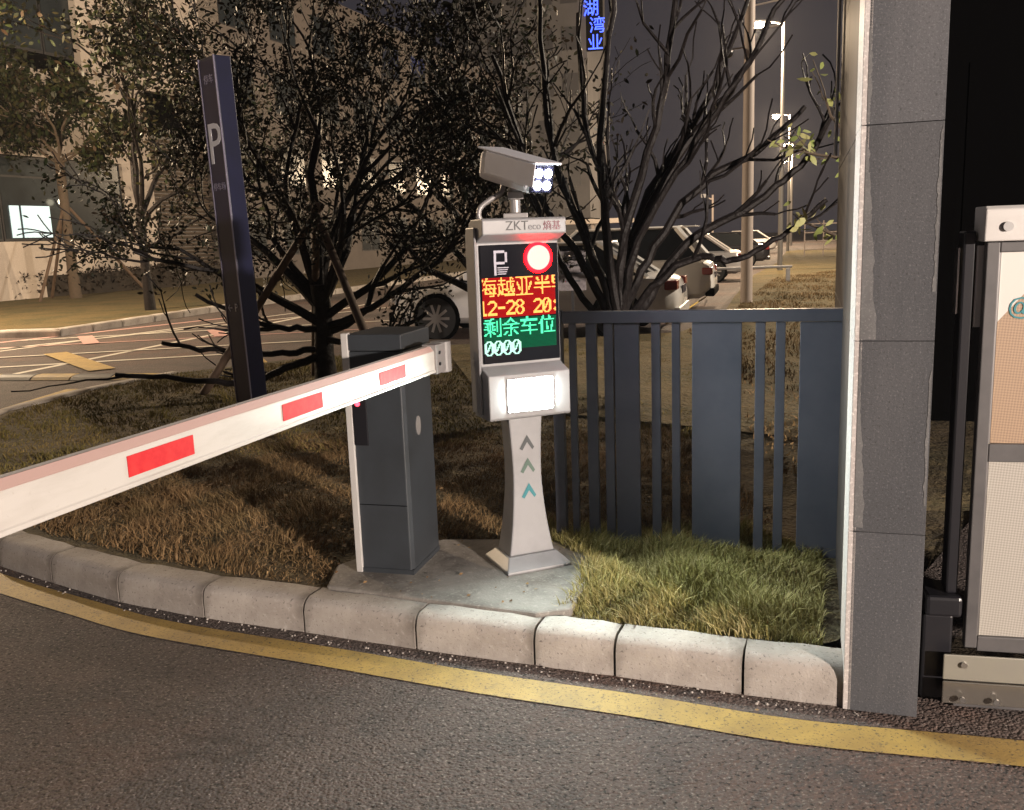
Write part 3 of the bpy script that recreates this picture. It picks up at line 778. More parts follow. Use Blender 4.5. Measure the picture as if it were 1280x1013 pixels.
for s0, s1 in ((.38, .58), (.95, 1.16), (1.535, 1.75), (2.35, 2.56), (3.1, 3.3)):
    arm_prism(s0*sc, s1*sc, [(.0225, 1.058), (.0225, 1.106), (.0238, 1.106), (.0238, 1.058)], 'reflector_stripe', 'red_tape', arm, 0)
arm_prism(4.302, 4.33, [(-.024, 1.03), (-.024, 1.14), (.028, 1.14), (.028, 1.03)], 'end_cap', 'black_plastic', arm)
b = MB(); hc = aw(.01, .0, 1.02); hc2 = aw(.01, 0, 1.145); b.tube([hc, hc2], .042, 20); b.build('arm_hub', 'hub', bar_, bevel=.004)
arm_prism(.03, .13, [(-.03, 1.026), (-.03, 1.143), (.031, 1.143), (.031, 1.026)], 'arm_clamp', 'hub', bar_)
for z in (1.065, 1.11):
    b = MB(); b.disc(aw(.10, .0312, z), .007, (inv.to_3x3() @ an), .004, 10); b.build('bolt', 'black_plastic', arm)
b = MB(); b.tube([aw(.01, -.03, 1.075), inv @ Vector((-.385, 3.86, 1.075))], .022, 12); b.build('drive_shaft', 'hub', bar_)

# ================================================================== BLUE PARKING SIGN
sg = empty('parking_sign', (-2.07, 7.0, .12), R(64), label='tall narrow navy blue pylon sign with a white letter P', cat='sign')
sg.rotation_euler = (Matrix.Rotation(R(-1.3), 4, 'Y') @ Matrix.Rotation(R(-45), 4, 'Z')).to_euler()
# local x: across the lettered face ... lettered face looks along -y
SW, SD, SH = .24, .13, 2.80
b = MB(); b.box(-SW/2, SW/2, .0, SD, 0, SH); b.build('body', 'navy', sg, bevel=.004)
b = MB(); b.box(-SW/2+.012, SW/2-.012, -.006, -.001, .02, SH-.02); fcp = b.build('face_panel', 'plum', sg, bevel=.002)
for x in (-SW/2, SW/2-.011):
    b = MB(); b.box(x, x+.011, -.010, -.001, .0, SH); b.build('edge_trim', 'sign_edge', sg)
def flip_text(t, size, x, z, m='sign_white'):
    return text_mesh(t, size, 'lettering', m, sg, Matrix.Translation((x, -.0075, z)) @ Matrix.Rotation(R(90), 4, 'X'))
flip_text('P', .42, -.105, 2.05)
flip_text('停车', .07, -.06, 2.62, 'sign_edge'); flip_text('停车场', .06, -.09, 1.86, 'sign_edge'); flip_text('P', .09, .02, .95); flip_text('←', .09, -.09, .95)

# ================================================================== ADVERTISING GATE AT THE RIGHT
ga = empty('advertising_gate', (1.308, 2.765, 0), R(-13), label='white-capped gate machine with framed advertising panels right of the pillar', cat='gate')
b = MB(); b.box(0, .09, .02, .22, .005, .30); b.build('motor_block', 'black_plastic', ga, bevel=.008)
b = MB(); b.box(.0, .11, -.006, .16, .30, .37); b.build('hinge_block', 'black_plastic', ga, bevel=.012)
b = MB(); b.box(.065, .10, .03, .10, .37, 1.52); b.build('black_post', 'black_plastic', ga, bevel=.006)
b = MB(); b.box(.055, .060, .05, .09, 1.27, 1.47); b.build('reflector_strip', 'steel', ga)
b = MB(); b.box(.103, .135, .035, .06, 1.23, 1.475); b.build('white_insert', 'white_paint', ga)
def gbox(x0, x1, y0, y1, z0, z1, name, m, bev=.003):
    b = MB(); b.box(x0, x1, y0, y1, z0, z1); return b.build(name, m, ga, bevel=bev)
gbox(.122, .158, 0, .035, .20, 1.485, 'upright_frame', 'gate_frame'); gbox(1.12, 1.16, 0, .035, .20, 1.485, 'upright_frame', 'gate_frame')
for z0, z1 in ((1.455, 1.485), (.815, .872), (.19, .24)): gbox(.159, 1.119, .001, .034, z0, z1, 'cross_frame', 'gate_frame')
gbox(.165, 1.115, .012, .02, .873, 1.454, 'advert_panel', 'advert_top', 0); gbox(.165, 1.115, .012, .02, .241, .814, 'advert_panel', 'advert_low', 0)
for x in (.1585, 1.117):
    for z0, z1 in ((.873, 1.454), (.241, .814)): gbox(x, x+.0035, .006, .0125, z0, z1, 'panel_trim', 'steel', 0)
b = MB(); b.prism_x([(-.03, 1.488), (.09, 1.488), (.09, 1.59), (-.02, 1.59), (-.035, 1.58), (-.035, 1.56)][::-1], .105, 1.2); b.build('top_cap', 'white_paint', ga, bevel=.004)
b = MB(); b.disc((.165, -.0352, 1.53), .014, (0, -1, 0), .008, 16); b.build('cap_bolt', 'steel', ga)
gbox(.055, 1.2, -.03, -.022, .10, .186, 'base_plate', 'gate_metal'); gbox(.055, 1.2, -.034, -.026, .02, .096, 'lower_plate', 'steel_dull')
gbox(.092, 1.2, -.02, .16, .004, .09, 'wheel_housing', 'gate_frame')
for x, z in ((.115, .155), (.11, .045), (.36, .155), (.21, .045)):
    b = MB(); b.disc((x, -.031 if z > .1 else -.051, z), .010, (0, -1, 0), .008, 12); b.build('bolt', 'steel', ga)
text_mesh('@', .07, 'printed_character', 'chev_teal', ga, Matrix.Translation((.19, .0105, 1.27)) @ Matrix.Rotation(R(90), 4, 'X'), .0008)
# dark wall behind the gate with an open passage
gw = empty('gatehouse', (2.7, 6.6, 0), R(-15), label='black unlit gatehouse wall filling the right edge behind the gate', cat='building')
b = MB(); b.box(0, 7, 0, .25, 0, 5.3); b.build('wall', 'black_matte', gw)
b = MB(); b.box(0, 7, -1.2, .6, 5.32, 5.6); b.build('canopy', 'stake', gw)
for k in range(4):
    b = MB(); b.box(.5+k*1.6, 1.9+k*1.6, -.012, -.002, .2, 2.6); b.build('shutter_panel', 'black_matte', gw)

# ================================================================== TREES
def rot_dir(d, ang, az):
    d = d.normalized(); a = d.cross(Vector((0, 0, 1)) if abs(d.z) < .9 else Vector((1, 0, 0))).normalized(); b_ = d.cross(a)
    return (d*math.cos(ang)+(a*math.cos(az)+b_*math.sin(az))*math.sin(ang)).normalized()
def grow(b, p, d, Ln, r, depth, rr, tips, up=.15, split=(2, 3), spread=.55, nseg=4, shrink=.72, wig=.16, minr=.004):
    pts = [p.copy()]; rad = [r]; q = p.copy(); dd = d.copy()
    for i in range(nseg):
        dd = (dd+Vector((rr.gauss(0, wig), rr.gauss(0, wig), rr.gauss(0, wig)))+Vector((0, 0, up*.4))).normalized()
        q = q+dd*Ln/nseg; pts.append(q.copy()); rad.append(max(minr, r*(1-.35*(i+1)/nseg)))
        if depth <= 1: tips.append((q.copy(), dd.copy()))
    b.tube(pts, rad, 7 if r > .03 else 5 if r > .012 else 3)
    if depth <= 0: return
    for k in range(rr.randint(*split)):
        t = rr.choice(pts[-2:]) if k else pts[-1]
        grow(b, t, rot_dir(dd, rr.uniform(.5, 1)*spread, rr.uniform(0, 6.28)), Ln*rr.uniform(shrink-.12, shrink+.1), max(minr, rad[-1]*rr.uniform(.62, .85)), depth-1, rr, tips, up, split, spread, nseg, shrink, wig, minr)
    if rr.random() < .7:   # side shoot
        t = pts[len(pts)//2]; grow(b, t, rot_dir(dd, spread*1.2, rr.uniform(0, 6.28)), Ln*.5, max(minr, r*.45), max(0, depth-2), rr, tips, up, split, spread, nseg, shrink, wig, minr)
def leaves(tips, n, size, m, parent, rr, spread=.12, droop=.3, name='foliage', filt=None):
    k = np.array([rr.randrange(len(tips)) for _ in range(n)]); P = np.array([list(t[0]) for t in tips])[k]; g_ = np.random.default_rng(rr.randrange(9999))
    P = P+g_.normal(0, spread, (n, 3))
    if filt is not None: kk = filt(P); P = P[kk]; n = len(P)
    d = g_.normal(0, 1, (n, 3)); d[:, 2] -= droop; d /= np.linalg.norm(d, axis=1)[:, None]
    s_ = np.cross(d, g_.normal(0, 1, (n, 3))); s_ /= np.linalg.norm(s_, axis=1)[:, None]
    L_ = (size*g_.uniform(.6, 1.3, n))[:, None]; w = L_*.22; nn = np.cross(d, s_)
    v = np.empty((n, 6, 3)); v[:, 0] = P; v[:, 1] = P+d*L_*.35+s_*w; v[:, 2] = P+d*L_*.7+s_*w*.8-nn*L_*.05; v[:, 3] = P+d*L_-nn*L_*.12; v[:, 4] = P+d*L_*.7-s_*w*.8-nn*L_*.05; v[:, 5] = P+d*L_*.35-s_*w
    i = np.arange(n)[:, None]*6
    return fast_mesh(name, v.reshape(-1, 3), np.concatenate([i+[0, 1, 5], i+[1, 2, 5], i+[2, 4, 5], i+[2, 3, 4]], 1), m, parent)
def tree(loc, label, group, seed, limbs, trunk_h, trunk_r, bark='bark', leaf=None, name='tree', depth=3, filt=None, paths=(), **kw):
    rr = random.Random(seed); t = empty(name, loc, 0, label=label, cat='tree', group=group)
    b = MB(); b.tube([(0, 0, -.05), (rr.uniform(-.02, .02), 0, trunk_h*.35), (rr.uniform(-.05, .05), rr.uniform(-.05, .05), trunk_h*.7), (0, 0, trunk_h)], [trunk_r*1.25, trunk_r, trunk_r*.92, trunk_r*.95], 12)
    b.build('trunk', bark, t, smooth=True); tips = []
    for L_ in limbs:
        dx, dy, dz, Ln, r, z0 = L_[:6]; dp = L_[6] if len(L_) > 6 else depth
        b = MB(); grow(b, Vector((0, 0, z0)), Vector((dx, dy, dz)).normalized(), Ln, r, dp, rr, tips if len(L_) == 6 else [], **kw); b.build('limb', bark, t, smooth=True)
    for pts, r_a, r_b, tw in paths:      # long curved limbs with short twigs of their own
        P = smooth_line(pts, 6); n = len(P); b = MB(); b.tube([p+Vector((rr.gauss(0, .008), rr.gauss(0, .008), rr.gauss(0, .008))) for p in P], [r_a+(r_b-r_a)*i/(n-1) for i in range(n)], 8)
        for k in range(tw):
            i = rr.randint(n//3, n-2); d = (P[i+1]-P[i]).normalized(); ra = r_a+(r_b-r_a)*i/(n-1)
            grow(b, P[i], rot_dir(d+Vector((0, 0, .35)), rr.uniform(.3, .75), rr.uniform(0, 6.28)), rr.uniform(.25, .6), ra*.6, 1, rr, tips if leaf and len(leaf) > 1 else [], up=.2, split=(1, 2), spread=.45, nseg=3, minr=.007)
        b.build('limb', bark, t, smooth=True)
    if leaf:
        for (n, size, m, spr) in leaf: leaves(tips, n, size, m, t, rr, spr, filt=filt)
    return t, tips
# T1: big leafy many-stemmed tree left of the kiosk, held by stakes
paths1 = [([(0, 0, .35), (-.35, -.2, .24), (-.75, -.3, .12), (-1.27, -.35, .20), (-1.93, -.4, .27)], .042, .022, 3), ([(0, 0, .42), (-.4, -.1, .38), (-1.0, -.15, .44), (-1.54, -.2, .54)], .036, .02, 3), ([(0, 0, .6), (-.5, -.1, .66), (-1.2, -.1, .98)], .034, .018, 4),
          ([(0, 0, .5), (.5, -.3, .5), (1.1, -.4, .75)], .034, .018, 4), ([(0, 0, .6), (.6, 0, .85), (1.3, .1, 1.35), (1.8, .1, 2.1)], .04, .016, 8)]
limbs1 = [(-.75, -.1, .65, 1.1, .05, .65), (-.5, 0, 1, 1.2, .055, .8), (-.2, .2, 1.2, 1.25, .06, .9), (.15, -.1, 1.2, 1.2, .055, .95), (.5, 0, .9, 1.2, .05, .85), (.9, .1, .6, 1.15, .045, .7), (1, -.1, .3, 1.0, .04, .55), (.5, -.4, .9, 1.0, .045, .8), (-.3, .7, 1, 1.1, .05, .85), (.6, .7, .9, 1.1, .05, .8), (-.8, .5, .7, 1.1, .045, .8), (.05, 0, 1.5, 1.5, .06, 1.0)]
tree((-1.86, 9.1, .12), 'dense leafy many-branched tree on wooden stakes behind the barrier cabinet', None, 11, limbs1, 1.05, .10, depth=4, name='leafy_tree',
     leaf=[(30000, .052, 'leaf_dark', .075), (1200, .07, 'leaf_green', .12)], up=.12, spread=.62, shrink=.74, minr=.006, paths=paths1, filt=lambda P: (P[:, 1] > -1.0) & ((P[:, 2] > 1.0) | (P[:, 0] > 0)))
# T2: bare tree behind fence
def lp2(pts, y0=0, y1=0):      # (x, z) along the fan, drifting in depth from y0 to y1
    n = len(pts)-1; return [(x, y0+(y1-y0)*i/n, z) for i, (x, z) in enumerate(pts)]
paths2 = [(lp2([(0, .55), (.2, .85), (.52, 1.32), (1.06, 1.62), (1.45, 1.95), (1.62, 2.3)], 0, -.2), .045, .02, 6),
          (lp2([(0, .6), (.25, 1.0), (.62, 1.22), (.85, 1.18), (1.2, 1.36), (1.52, 1.62)], 0, -.4), .036, .018, 3),
          (lp2([(0, .65), (.18, 1.1), (.6, 1.72), (1.1, 2.02), (1.5, 2.35)], 0, .1), .042, .018, 6),
          (lp2([(0, .7), (.1, 1.3), (.5, 2.0), (1.0, 2.6), (1.35, 3.2)], 0, .2), .045, .02, 7),
          (lp2([(0, .7), (.15, 1.35), (.6, 2.1), (1.05, 2.75)], 0, -.2), .038, .018, 6),
          (lp2([(0, .75), (.05, 1.4), (.35, 2.4), (.5, 3.5)], 0, 0), .045, .02, 8),
          (lp2([(0, .7), (.2, 1.6), (.75, 2.4), (1.2, 3.4)], 0, .5), .04, .018, 7),
          (lp2([(0, .7), (-.1, 1.4), (-.12, 2.3), (.02, 3.5)], 0, 0), .045, .02, 7),
          (lp2([(0, .65), (-.22, 1.3), (-.5, 2.1), (-.58, 3.4)], 0, .2), .042, .02, 7),
          (lp2([(0, .6), (-.3, 1.2), (-.65, 1.8), (-.95, 2.8)], 0, -.1), .04, .018, 7),
          (lp2([(0, .55), (-.35, 1.0), (-.6, 1.5), (-.85, 2.1)], 0, -.3), .034, .016, 5),
          (lp2([(0, .6), (.1, 1.4), (-.2, 2.2), (-.25, 3.2)], 0, .5), .04, .018, 6)]
limbs2 = []
tree((.90, 7.4, .13), 'bare pruned tree with dark fanned branches behind the slatted fence', None, 29, limbs2, .75, .085, paths=paths2, depth=3, name='bare_tree', up=.10, spread=.46, shrink=.78, wig=.12, minr=.011,
     leaf=None)
# T5: tree further back between the two
limbs5 = [(-.6, 0, 1, 1.3, .05, 1.0), (.5, .1, 1, 1.3, .05, 1.0), (0, .2, 1.3, 1.4, .055, 1.1), (-.9, .1, .6, 1.2, .045, .8), (.8, -.1, .8, 1.2, .045, .9), (-.2, -.5, 1, 1.2, .045, 1.0), (.15, 0, 1.6, 1.6, .06, 1.2)]
tree((-.35, 10.6, .13), 'darker tree with upright branches standing behind the kiosk camera', None, 43, limbs5, 1.2, .09, depth=3, name='upright_tree', leaf=[(1800, .08, 'leaf_dark', .12)], up=.16, spread=.5, shrink=.76)
# stakes at the first tree
st = empty('tree_stakes', (-1.72, 8.5, .12), 0, label='dark wooden support poles leaning against the leafy tree behind the blue sign', cat='tree stakes')
for ex, ey in ((-1.42, .45), (-.50, 1.7), (.75, -.75)):
    b = MB(); d = Vector((-ex, -ey, 1.72)); b.tube([(ex, ey, -.1), tuple(Vector((ex, ey, 0))+d*1.04)], [.042, .034], 10); b.build('stake_pole', 'stake', st, smooth=True)
# T3: leafy tree across the road
limbs3 = [(.8, 0, .7, 1.9, .06, 1.9), (0, .5, 1.2, 2.0, .07, 2.2), (-.3, -.5, 1.2, 2.0, .07, 2.3), (.5, -.5, 1.1, 2.0, .06, 2.2), (1, .1, .25, 1.7, .045, 1.5), (.1, 0, 1.6, 2.3, .07, 2.4)]
tree((-8.7, 22.3, .13), 'bushy street tree with brownish leaves across the road left of the sign', None, 57, limbs3, 2.4, .11, depth=3, name='street_tree', leaf=[(3800, .15, 'leaf_dark', .2), (2600, .15, 'leaf_green', .2)], up=.1, spread=.62, shrink=.74)
# T4: small staked tree in front of the hedge
limbs4 = [(-.8, 0, .6, 1.3, .05, 4.3), (.8, 0, .6, 1.3, .05, 4.3), (0, .5, 1, 1.3, .06, 4.4), (-.4, -.4, 1, 1.3, .05, 4.4), (.5, -.3, .9, 1.3, .05, 4.4), (-1, .2, .35, 1.3, .045, 4.2), (1, 0, .35, 1.3, .045, 4.2)]
tree((-13.9, 29.6, .13), 'green street tree on three poles in front of the dark hedge', None, 71, limbs4, 4.5, .15, bark='bark_pale', depth=3, name='staked_tree', leaf=[(4200, .2, 'leaf_green', .2), (2600, .2, 'leaf_dark', .2)], up=.08, spread=.6, shrink=.72)
st2 = empty('tree_stakes', (-13.9, 29.6, .13), 0, label='thin brown support poles around the street tree in front of the hedge', cat='tree stakes')
for ex, ey in ((-1.1, .6), (-.45, -1.5), (2.2, .7)):
    b = MB(); d = Vector((-ex, -ey, 3.0)); b.tube([(ex, ey, -.1), tuple(Vector((ex, ey, 0))+d)], [.05, .045], 8); b.build('stake_pole', 'stake', st2, smooth=True)
# T6: leafy branches seen beside the pillar
limbs6 = [(-.8, -.1, .55, .42, .014, 2.0), (-.8, 0, .2, .42, .014, 1.85), (-.7, .1, -.1, .36, .014, 1.3), (.3, 0, 1, .7, .03, 2.0), (.8, .2, .6, .7, .03, 1.9)]
tree((2.62, 6.9, .13), 'small tree with pale yellow-green leaves peeking out beside the pillar', None, 83, limbs6, 2.1, .05, bark='bark_pale', depth=1, name='young_tree', leaf=[(170, .10, 'leaf_yellow', .06)], spread=.5)
# hedge
hd = empty('hedge', (0, 0, 0), 0, label='low clipped dark hedge along the foot of the pale building', cat='hedge')
hp = np.array([(-22, 24.5), (-16.6, 30.2), (-13.2, 36.5), (-12.6, 40.5)]); hv = []
g_ = np.random.default_rng(3); N_ = 16000
seg = g_.choice(3, N_, p=[.48, .42, .10]); t_ = g_.random(N_)[:, None]; P_h = hp[seg]*(1-t_)+hp[seg+1]*t_
hz = g_.random(N_)**.6*(.85)+.12; P_h = np.c_[P_h[:, 0]+g_.uniform(-.6, .6, N_), P_h[:, 1]+g_.uniform(-.6, .6, N_), hz+.06*np.sin(P_h[:, 0]*5)]
leaves([(Vector(p), None) for p in P_h], N_, .13, 'hedge_leaf', hd, random.Random(4), .02)
for i in range(3):
    a = Vector(hp[i]); b_ = Vector(hp[i+1]); d = b_-a; mm = MB(); mm.box(0, d.length, -.5, .5, .1, .85); o = mm.build('hedge_core', 'hedge_leaf', hd); o.location = (a.x, a.y, 0); o.rotation_euler[2] = math.atan2(d.y, d.x)

# ================================================================== BUILDINGS
d1 = Vector((.336, .942)); ang1 = math.atan2(d1.y, d1.x)
o1 = Vector((-15.94, 30.0))
bl = empty('office_building', (o1.x, o1.y, 0), ang1, label='pale beige low office building with long dark window at the left', cat='building')
# local x along the facade (away), y = to the left of it (into the building)
def bb(x0, x1, y0, y1, z0, z1, name, m, parent=bl, bev=0):
    b = MB(); b.box(x0, x1, y0, y1, z0, z1); return b.build(name, m, parent, bevel=bev)
bb(-22, 6.9, 0, .3, 0, 2.0, 'wall', 'plaster'); bb(5.3, 6.9, 0, .3, 2.003, 4.75, 'wall', 'plaster'); bb(-22, 6.9, 0, .3, 4.753, 7.6, 'wall', 'plaster')
bb(-22, 1.0, .5, .8, 7.6, 14, 'wall', 'black_matte'); bb(1.0, 3.9, .5, .8, 7.6, 14, 'wall', 'black_matte'); bb(3.9, 12, 0, .3, 7.603, 14, 'wall', 'plaster')
bb(-22, 70, .9, 12, 0, 13.9, 'core', 'black_matte')
for x0 in [-22+k*2.73 for k in range(10)]:
    w = bb(x0+.02, x0+2.71, .12, .2, 2.02, 4.73, 'window', 'frame_dark')
    bb(x0+.09, x0+2.64, .10, .119, 2.10, 4.05, 'pane', 'glass_dark', w); bb(x0+.09, x0+2.64, .10, .119, 4.12, 4.66, 'pane', 'glass_dark', w)
    w2 = bb(x0+.02, x0+2.71, .30, .48, 8.2, 13.4, 'window', 'frame_dark'); 
    bb(x0+.09, x0+2.64, .28, .299, 8.3, 10.8, 'pane', 'glass_dark', w2)
bb(-22, 1.0, -.15, .29, 7.605, 7.85, 'ledge', 'frame_dark')
# lit room seen through the window (lit glass with a curtain edge)
bb(.15, .5, .05, .09, 2.12, 3.15, 'lit_pane', 'lit_room'); bb(.62, 1.75, .05, .09, 2.12, 3.15, 'lit_pane', 'lit_room')
b = MB(); b.ball((2.1, -.15, 3.3), .11, 8); b.build('wall_lamp', 'window_glow', bl)
# louvre bay
lv = bb(6.95, 10.6, .3, .4, 0, 6, 'louvre_bay', 'frame_dark')
sl = None
for k in range(34):
    if sl is None:
        b = MB(); b.add([(7.0, .28, 0), (10.55, .28, 0), (10.55, .18, .09), (7.0, .18, .09), (7.0, .28, .02), (10.55, .28, .02), (10.55, .18, .11), (7.0, .18, .11)], [(0, 3, 2, 1), (4, 5, 6, 7), (0, 1, 5, 4), (1, 2, 6, 5), (2, 3, 7, 6), (3, 0, 4, 7)])
        sl = b.build('louvre_slat', 'louvre', lv); sl.location = (0, 0, .8)
    else: link_copy(sl, lv, (0, 0, .8+k*.15))
# further facade with windows
bb(10.65, 70, 0, .3, 0, 14, 'wall', 'plaster_dim')  # same plaster, its dimmer light put into a darker colour
win = None
for fl_ in range(4):
    for k in range(15):
        x = 12+k*3.8; z = 1.1+fl_*3.3
        if win is None:
            win = bb(0, 2.2, -.012, -.002, 0, 1.9, 'window', 'frame_dark'); bb(.06, 1.06, -.02, -.013, .06, 1.84, 'pane', 'glass_dark', win); bb(1.14, 2.14, -.02, -.013, .06, 1.84, 'pane', 'glass_dark', win); win.location = (x, 0, z)
        else:
            c = link_copy(win, bl, (x, 0, z))
            for ch in win.children: link_copy(ch, c)
# tower with neon
tw = empty('grey_tower', (-3.5, 76, 0), R(-12), label='grey tower block with blue neon characters behind the trees', cat='building')
b = MB(); b.box(0, 10.5, 0, 14, 0, 27); b.build('wall', 'plaster_grey', tw)
win = None
for fl_ in range(7):
    for k in range(5):
        x, z = .7+k*1.95, 2+fl_*3.4
        if win is None:
            win = bb(0, 1.3, -.03, -.004, 0, 1.7, 'window', 'tower_window', tw); win.location = (x, 0, z)
        else: link_copy(win, tw, (x, 0, z))
ns = empty('neon_sign', (7.3, 73.7, 16.3), R(-12), label='vertical blue neon characters high on the grey tower', cat='sign')
Z3 = lambda x, z: Matrix.Translation((x, -.06, z)) @ Matrix.Rotation(R(90), 4, 'X')
for ch, z, x in (('业', -.75, -.52), ('湾', .5, -.35), ('湖', 1.75, -.8)):
    text_mesh(ch, 1.25, 'neon_character', 'neon_blue', ns, Z3(x, z), .05)
b = MB(); b.box(-.6, .7, -.005, .12, -.9, 2.9); b.build('back_plate', 'black_matte', ns)
# low canopy far behind the bare tree
cn = empty('far_canopy', (2.3, 41, 0), R(-16), label='long pale flat canopy far behind the bare tree', cat='canopy')
b = MB(); b.box(0, 3.1, 0, 2, 2.02, 2.22); b.build('roof', 'plaster', cn)
for x in (.1, 1.5, 2.9):
    b = MB(); b.box(x, x+.12, .1, .22, 0, 2.019); b.build('post', 'pole_pale', cn)
# small board by the bare tree
nb = empty('notice_board', (.66, 9.6, .12), R(-8), label='small pale notice board on a post behind the kiosk', cat='sign')
b = MB(); b.box(-.13, .16, 0, .02, .86, 1.27); b.build('board', 'pale_board', nb, bevel=.004)
b = MB(); b.box(0, .03, .021, .05, 0, 1.2); b.build('post', 'frame_dark', nb)
for k in range(4):
    b = MB(); b.box(-.10, .13-.03*(k % 2), -.0015, -.0005, 1.19-k*.08, 1.21-k*.08); b.build('printed_line', 'brand_grey', nb)

# ================================================================== CARS
def make_car(name, loc, rz, paint, label, suv=False, group='cars parked in a row beside the dry grass strip'):
    t = empty(name, loc, rz, label=label, cat='car', group=group)
    H = 1.66 if suv else 1.45; zb = .24; belt = .98 if suv else .90
    # body stations x: rear at +x (2.3), nose at -x
    st_ = [(-2.32, .62, .50), (-2.2, .80, .66), (-1.9, .86, .78), (-1.2, .90, .88), (-.6, .91, belt), (.8, .91, belt+.02), (1.6, .90, belt+.03), (2.05, .87, belt+.01), (2.25, .80, belt-.08), (2.33, .68, .66)]
    b = MB(); n = 9
    for x, hw, zt in st_:
        zlo = zb+(.08 if abs(x) > 2.2 else 0)
        sec = [(-hw*.86, zlo), (-hw, zlo+.10), (-hw*1.01, (zlo+zt)/2), (-hw*.96, zt-.04), (-hw*.86, zt), (0, zt+.02), (hw*.86, zt), (hw*.96, zt-.04), (hw*1.01, (zlo+zt)/2), (hw, zlo+.10), (hw*.86, zlo)]
        n = len(sec); b.v += [(x, y, z) for y, z in sec]
    for i in range(len(st_)-1):
        for k in range(n): b.f.append((i*n+k, i*n+(k+1) % n, (i+1)*n+(k+1) % n, (i+1)*n+k))
    b.f += [tuple(range(n-1, -1, -1)), tuple(range((len(st_)-1)*n, len(st_)*n))]
    body = b.build('body', paint, t, smooth=True)
    # greenhouse (glass) and roof
    rear = 2.15 if suv else 1.85
    gh = [(-1.15, .80, belt-.03), (-.35, .64, H-.06), (1.1 if not suv else 1.6, .63, H-.04), (rear, .76, belt)]
    b = MB()
    b.v = [(-1.15, -.82, belt-.02), (-.35, -.64, H-.05), (gh[2][0], -.62, H-.05), (rear, -.78, belt), (-1.15, .82, belt-.02), (-.35, .64, H-.05), (gh[2][0], .62, H-.05), (rear, .78, belt)]
    b.f = [(0, 1, 2, 3), (7, 6, 5, 4), (0, 4, 5, 1), (1, 5, 6, 2), (2, 6, 7, 3), (0, 3, 7, 4)]
    b.build('windows', 'car_glass', t, bevel=.03)
    b = MB(); xr = gh[2][0]
    b.prism_z([(-.42, -.60), (-.30, -.66), (xr, -.64), (xr+.12, -.56), (xr+.12, .56), (xr, .64), (-.30, .66), (-.42, .60)], H-.055, H); b.build('roof', paint, t, bevel=.025, smooth=True)
    for s_ in (-1, 1):
        for p0, p1, rr_ in (((-1.2, s_*.84, belt-.03), (-.38, s_*.655, H-.045), .032), ((.28, s_*.86, belt), (.25, s_*.655, H-.04), .035), ((rear+.02, s_*.80, belt-.01), (xr+.02, s_*.64, H-.04), .07 if suv else .05)):
            b = MB(); b.tube([p0, p1], rr_, 6); b.build('window_pillar', paint, t)
    if suv:
        b = MB(); b.box(xr+.1, xr+.38, -.58, .58, H-.03, H-.005); b.build('spoiler', paint, t, bevel=.01)
    for x in (-1.45, 1.42):
        for s_ in (-1, 1):
            b = MB(); b.disc((x, s_*.875, .34), .39, (0, s_, 0), .042, 24); b.build('wheel_arch', 'black_matte', t)
            b = MB(); b.disc((x, s_*.90, .33), .325, (0, s_, 0), .03, 24); wh = b.build('wheel', 'tyre', t)
            b = MB(); b.disc((x, s_*.931, .33), .07, (0, s_, 0), .008, 12)
            for k in range(10):
                q = 2*math.pi*k/10; c_, s2 = math.cos(q), math.sin(q); w = .022
                y0, y1 = s_*.931, s_*.937
                b.add([(x+c_*.05-s2*w, y1, .33+s2*.05+c_*w), (x+c_*.05+s2*w, y1, .33+s2*.05-c_*w), (x+c_*.225+s2*w, y1, .33+s2*.225-c_*w), (x+c_*.225-s2*w, y1, .33+s2*.225+c_*w)], [(0, 1, 2, 3), (3, 2, 1, 0)])
            b.build('rim', 'rim', wh)
    for s_ in (-1, 1):
        b = MB(); b.box(2.12, 2.315, min(s_*.52, s_*.84), max(s_*.52, s_*.84), .70, .84); b.build('tail_light', 'tail_red', t, bevel=.02)
        b = MB(); b.box(-2.27, -2.1, min(s_*.5, s_*.80), max(s_*.5, s_*.80), .58, .70); b.build('headlight', 'lamp_white', t, bevel=.02)
        b = MB(); b.box(-.95, -.75, min(s_*.88, s_*1.03), max(s_*.88, s_*1.03), .92, 1.05); b.build('mirror', paint, t, bevel=.03)
        b = MB(); b.box(.10, .30, min(s_*.918, s_*.94), max(s_*.918, s_*.94), .80, .83); b.build('door_handle', 'steel', t)
    b = MB(); b.box(2.335, 2.345, -.26, .26, .62, .74); b.build('number_plate', 'navy', t)
    b = MB(); b.box(2.18, 2.36, -.78, .78, .28, .44); b.build('rear_bumper', 'black_matte' if suv else paint, t, bevel=.03)
    b = MB(); b.box(-2.36, -2.2, -.7, .7, .26, .42); b.build('front_grille', 'black_matte', t, bevel=.02)
    return t
def park(tail, rz, **k):
    c, s_ = math.cos(rz), math.sin(rz); return make_car(loc=(tail[0]-2.34*c, tail[1]-2.34*s_, .0), rz=rz, **k)
RZ = R(-16)
park((2.75, 14.3), RZ, name='parked_car', paint='car_white', label='nearest white parked car, half hidden by branches between cabinet and fence')
park((4.22, 18.6), RZ, name='parked_car', paint='car_white', suv=True, label='white parked SUV with roof spoiler, second from the fence')
park((7.35, 28.3), RZ, name='parked_car', paint='car_silver', label='silver-white parked car with bright spoked wheel just left of the utility pole')
park((10.9, 38.2), RZ, name='parked_car', paint='car_black', label='black parked car between the utility pole and the first lamp post')
park((17.0, 58.0), RZ, name='parked_car', paint='car_silver', label='small far silver car beyond the rows of lamp posts')

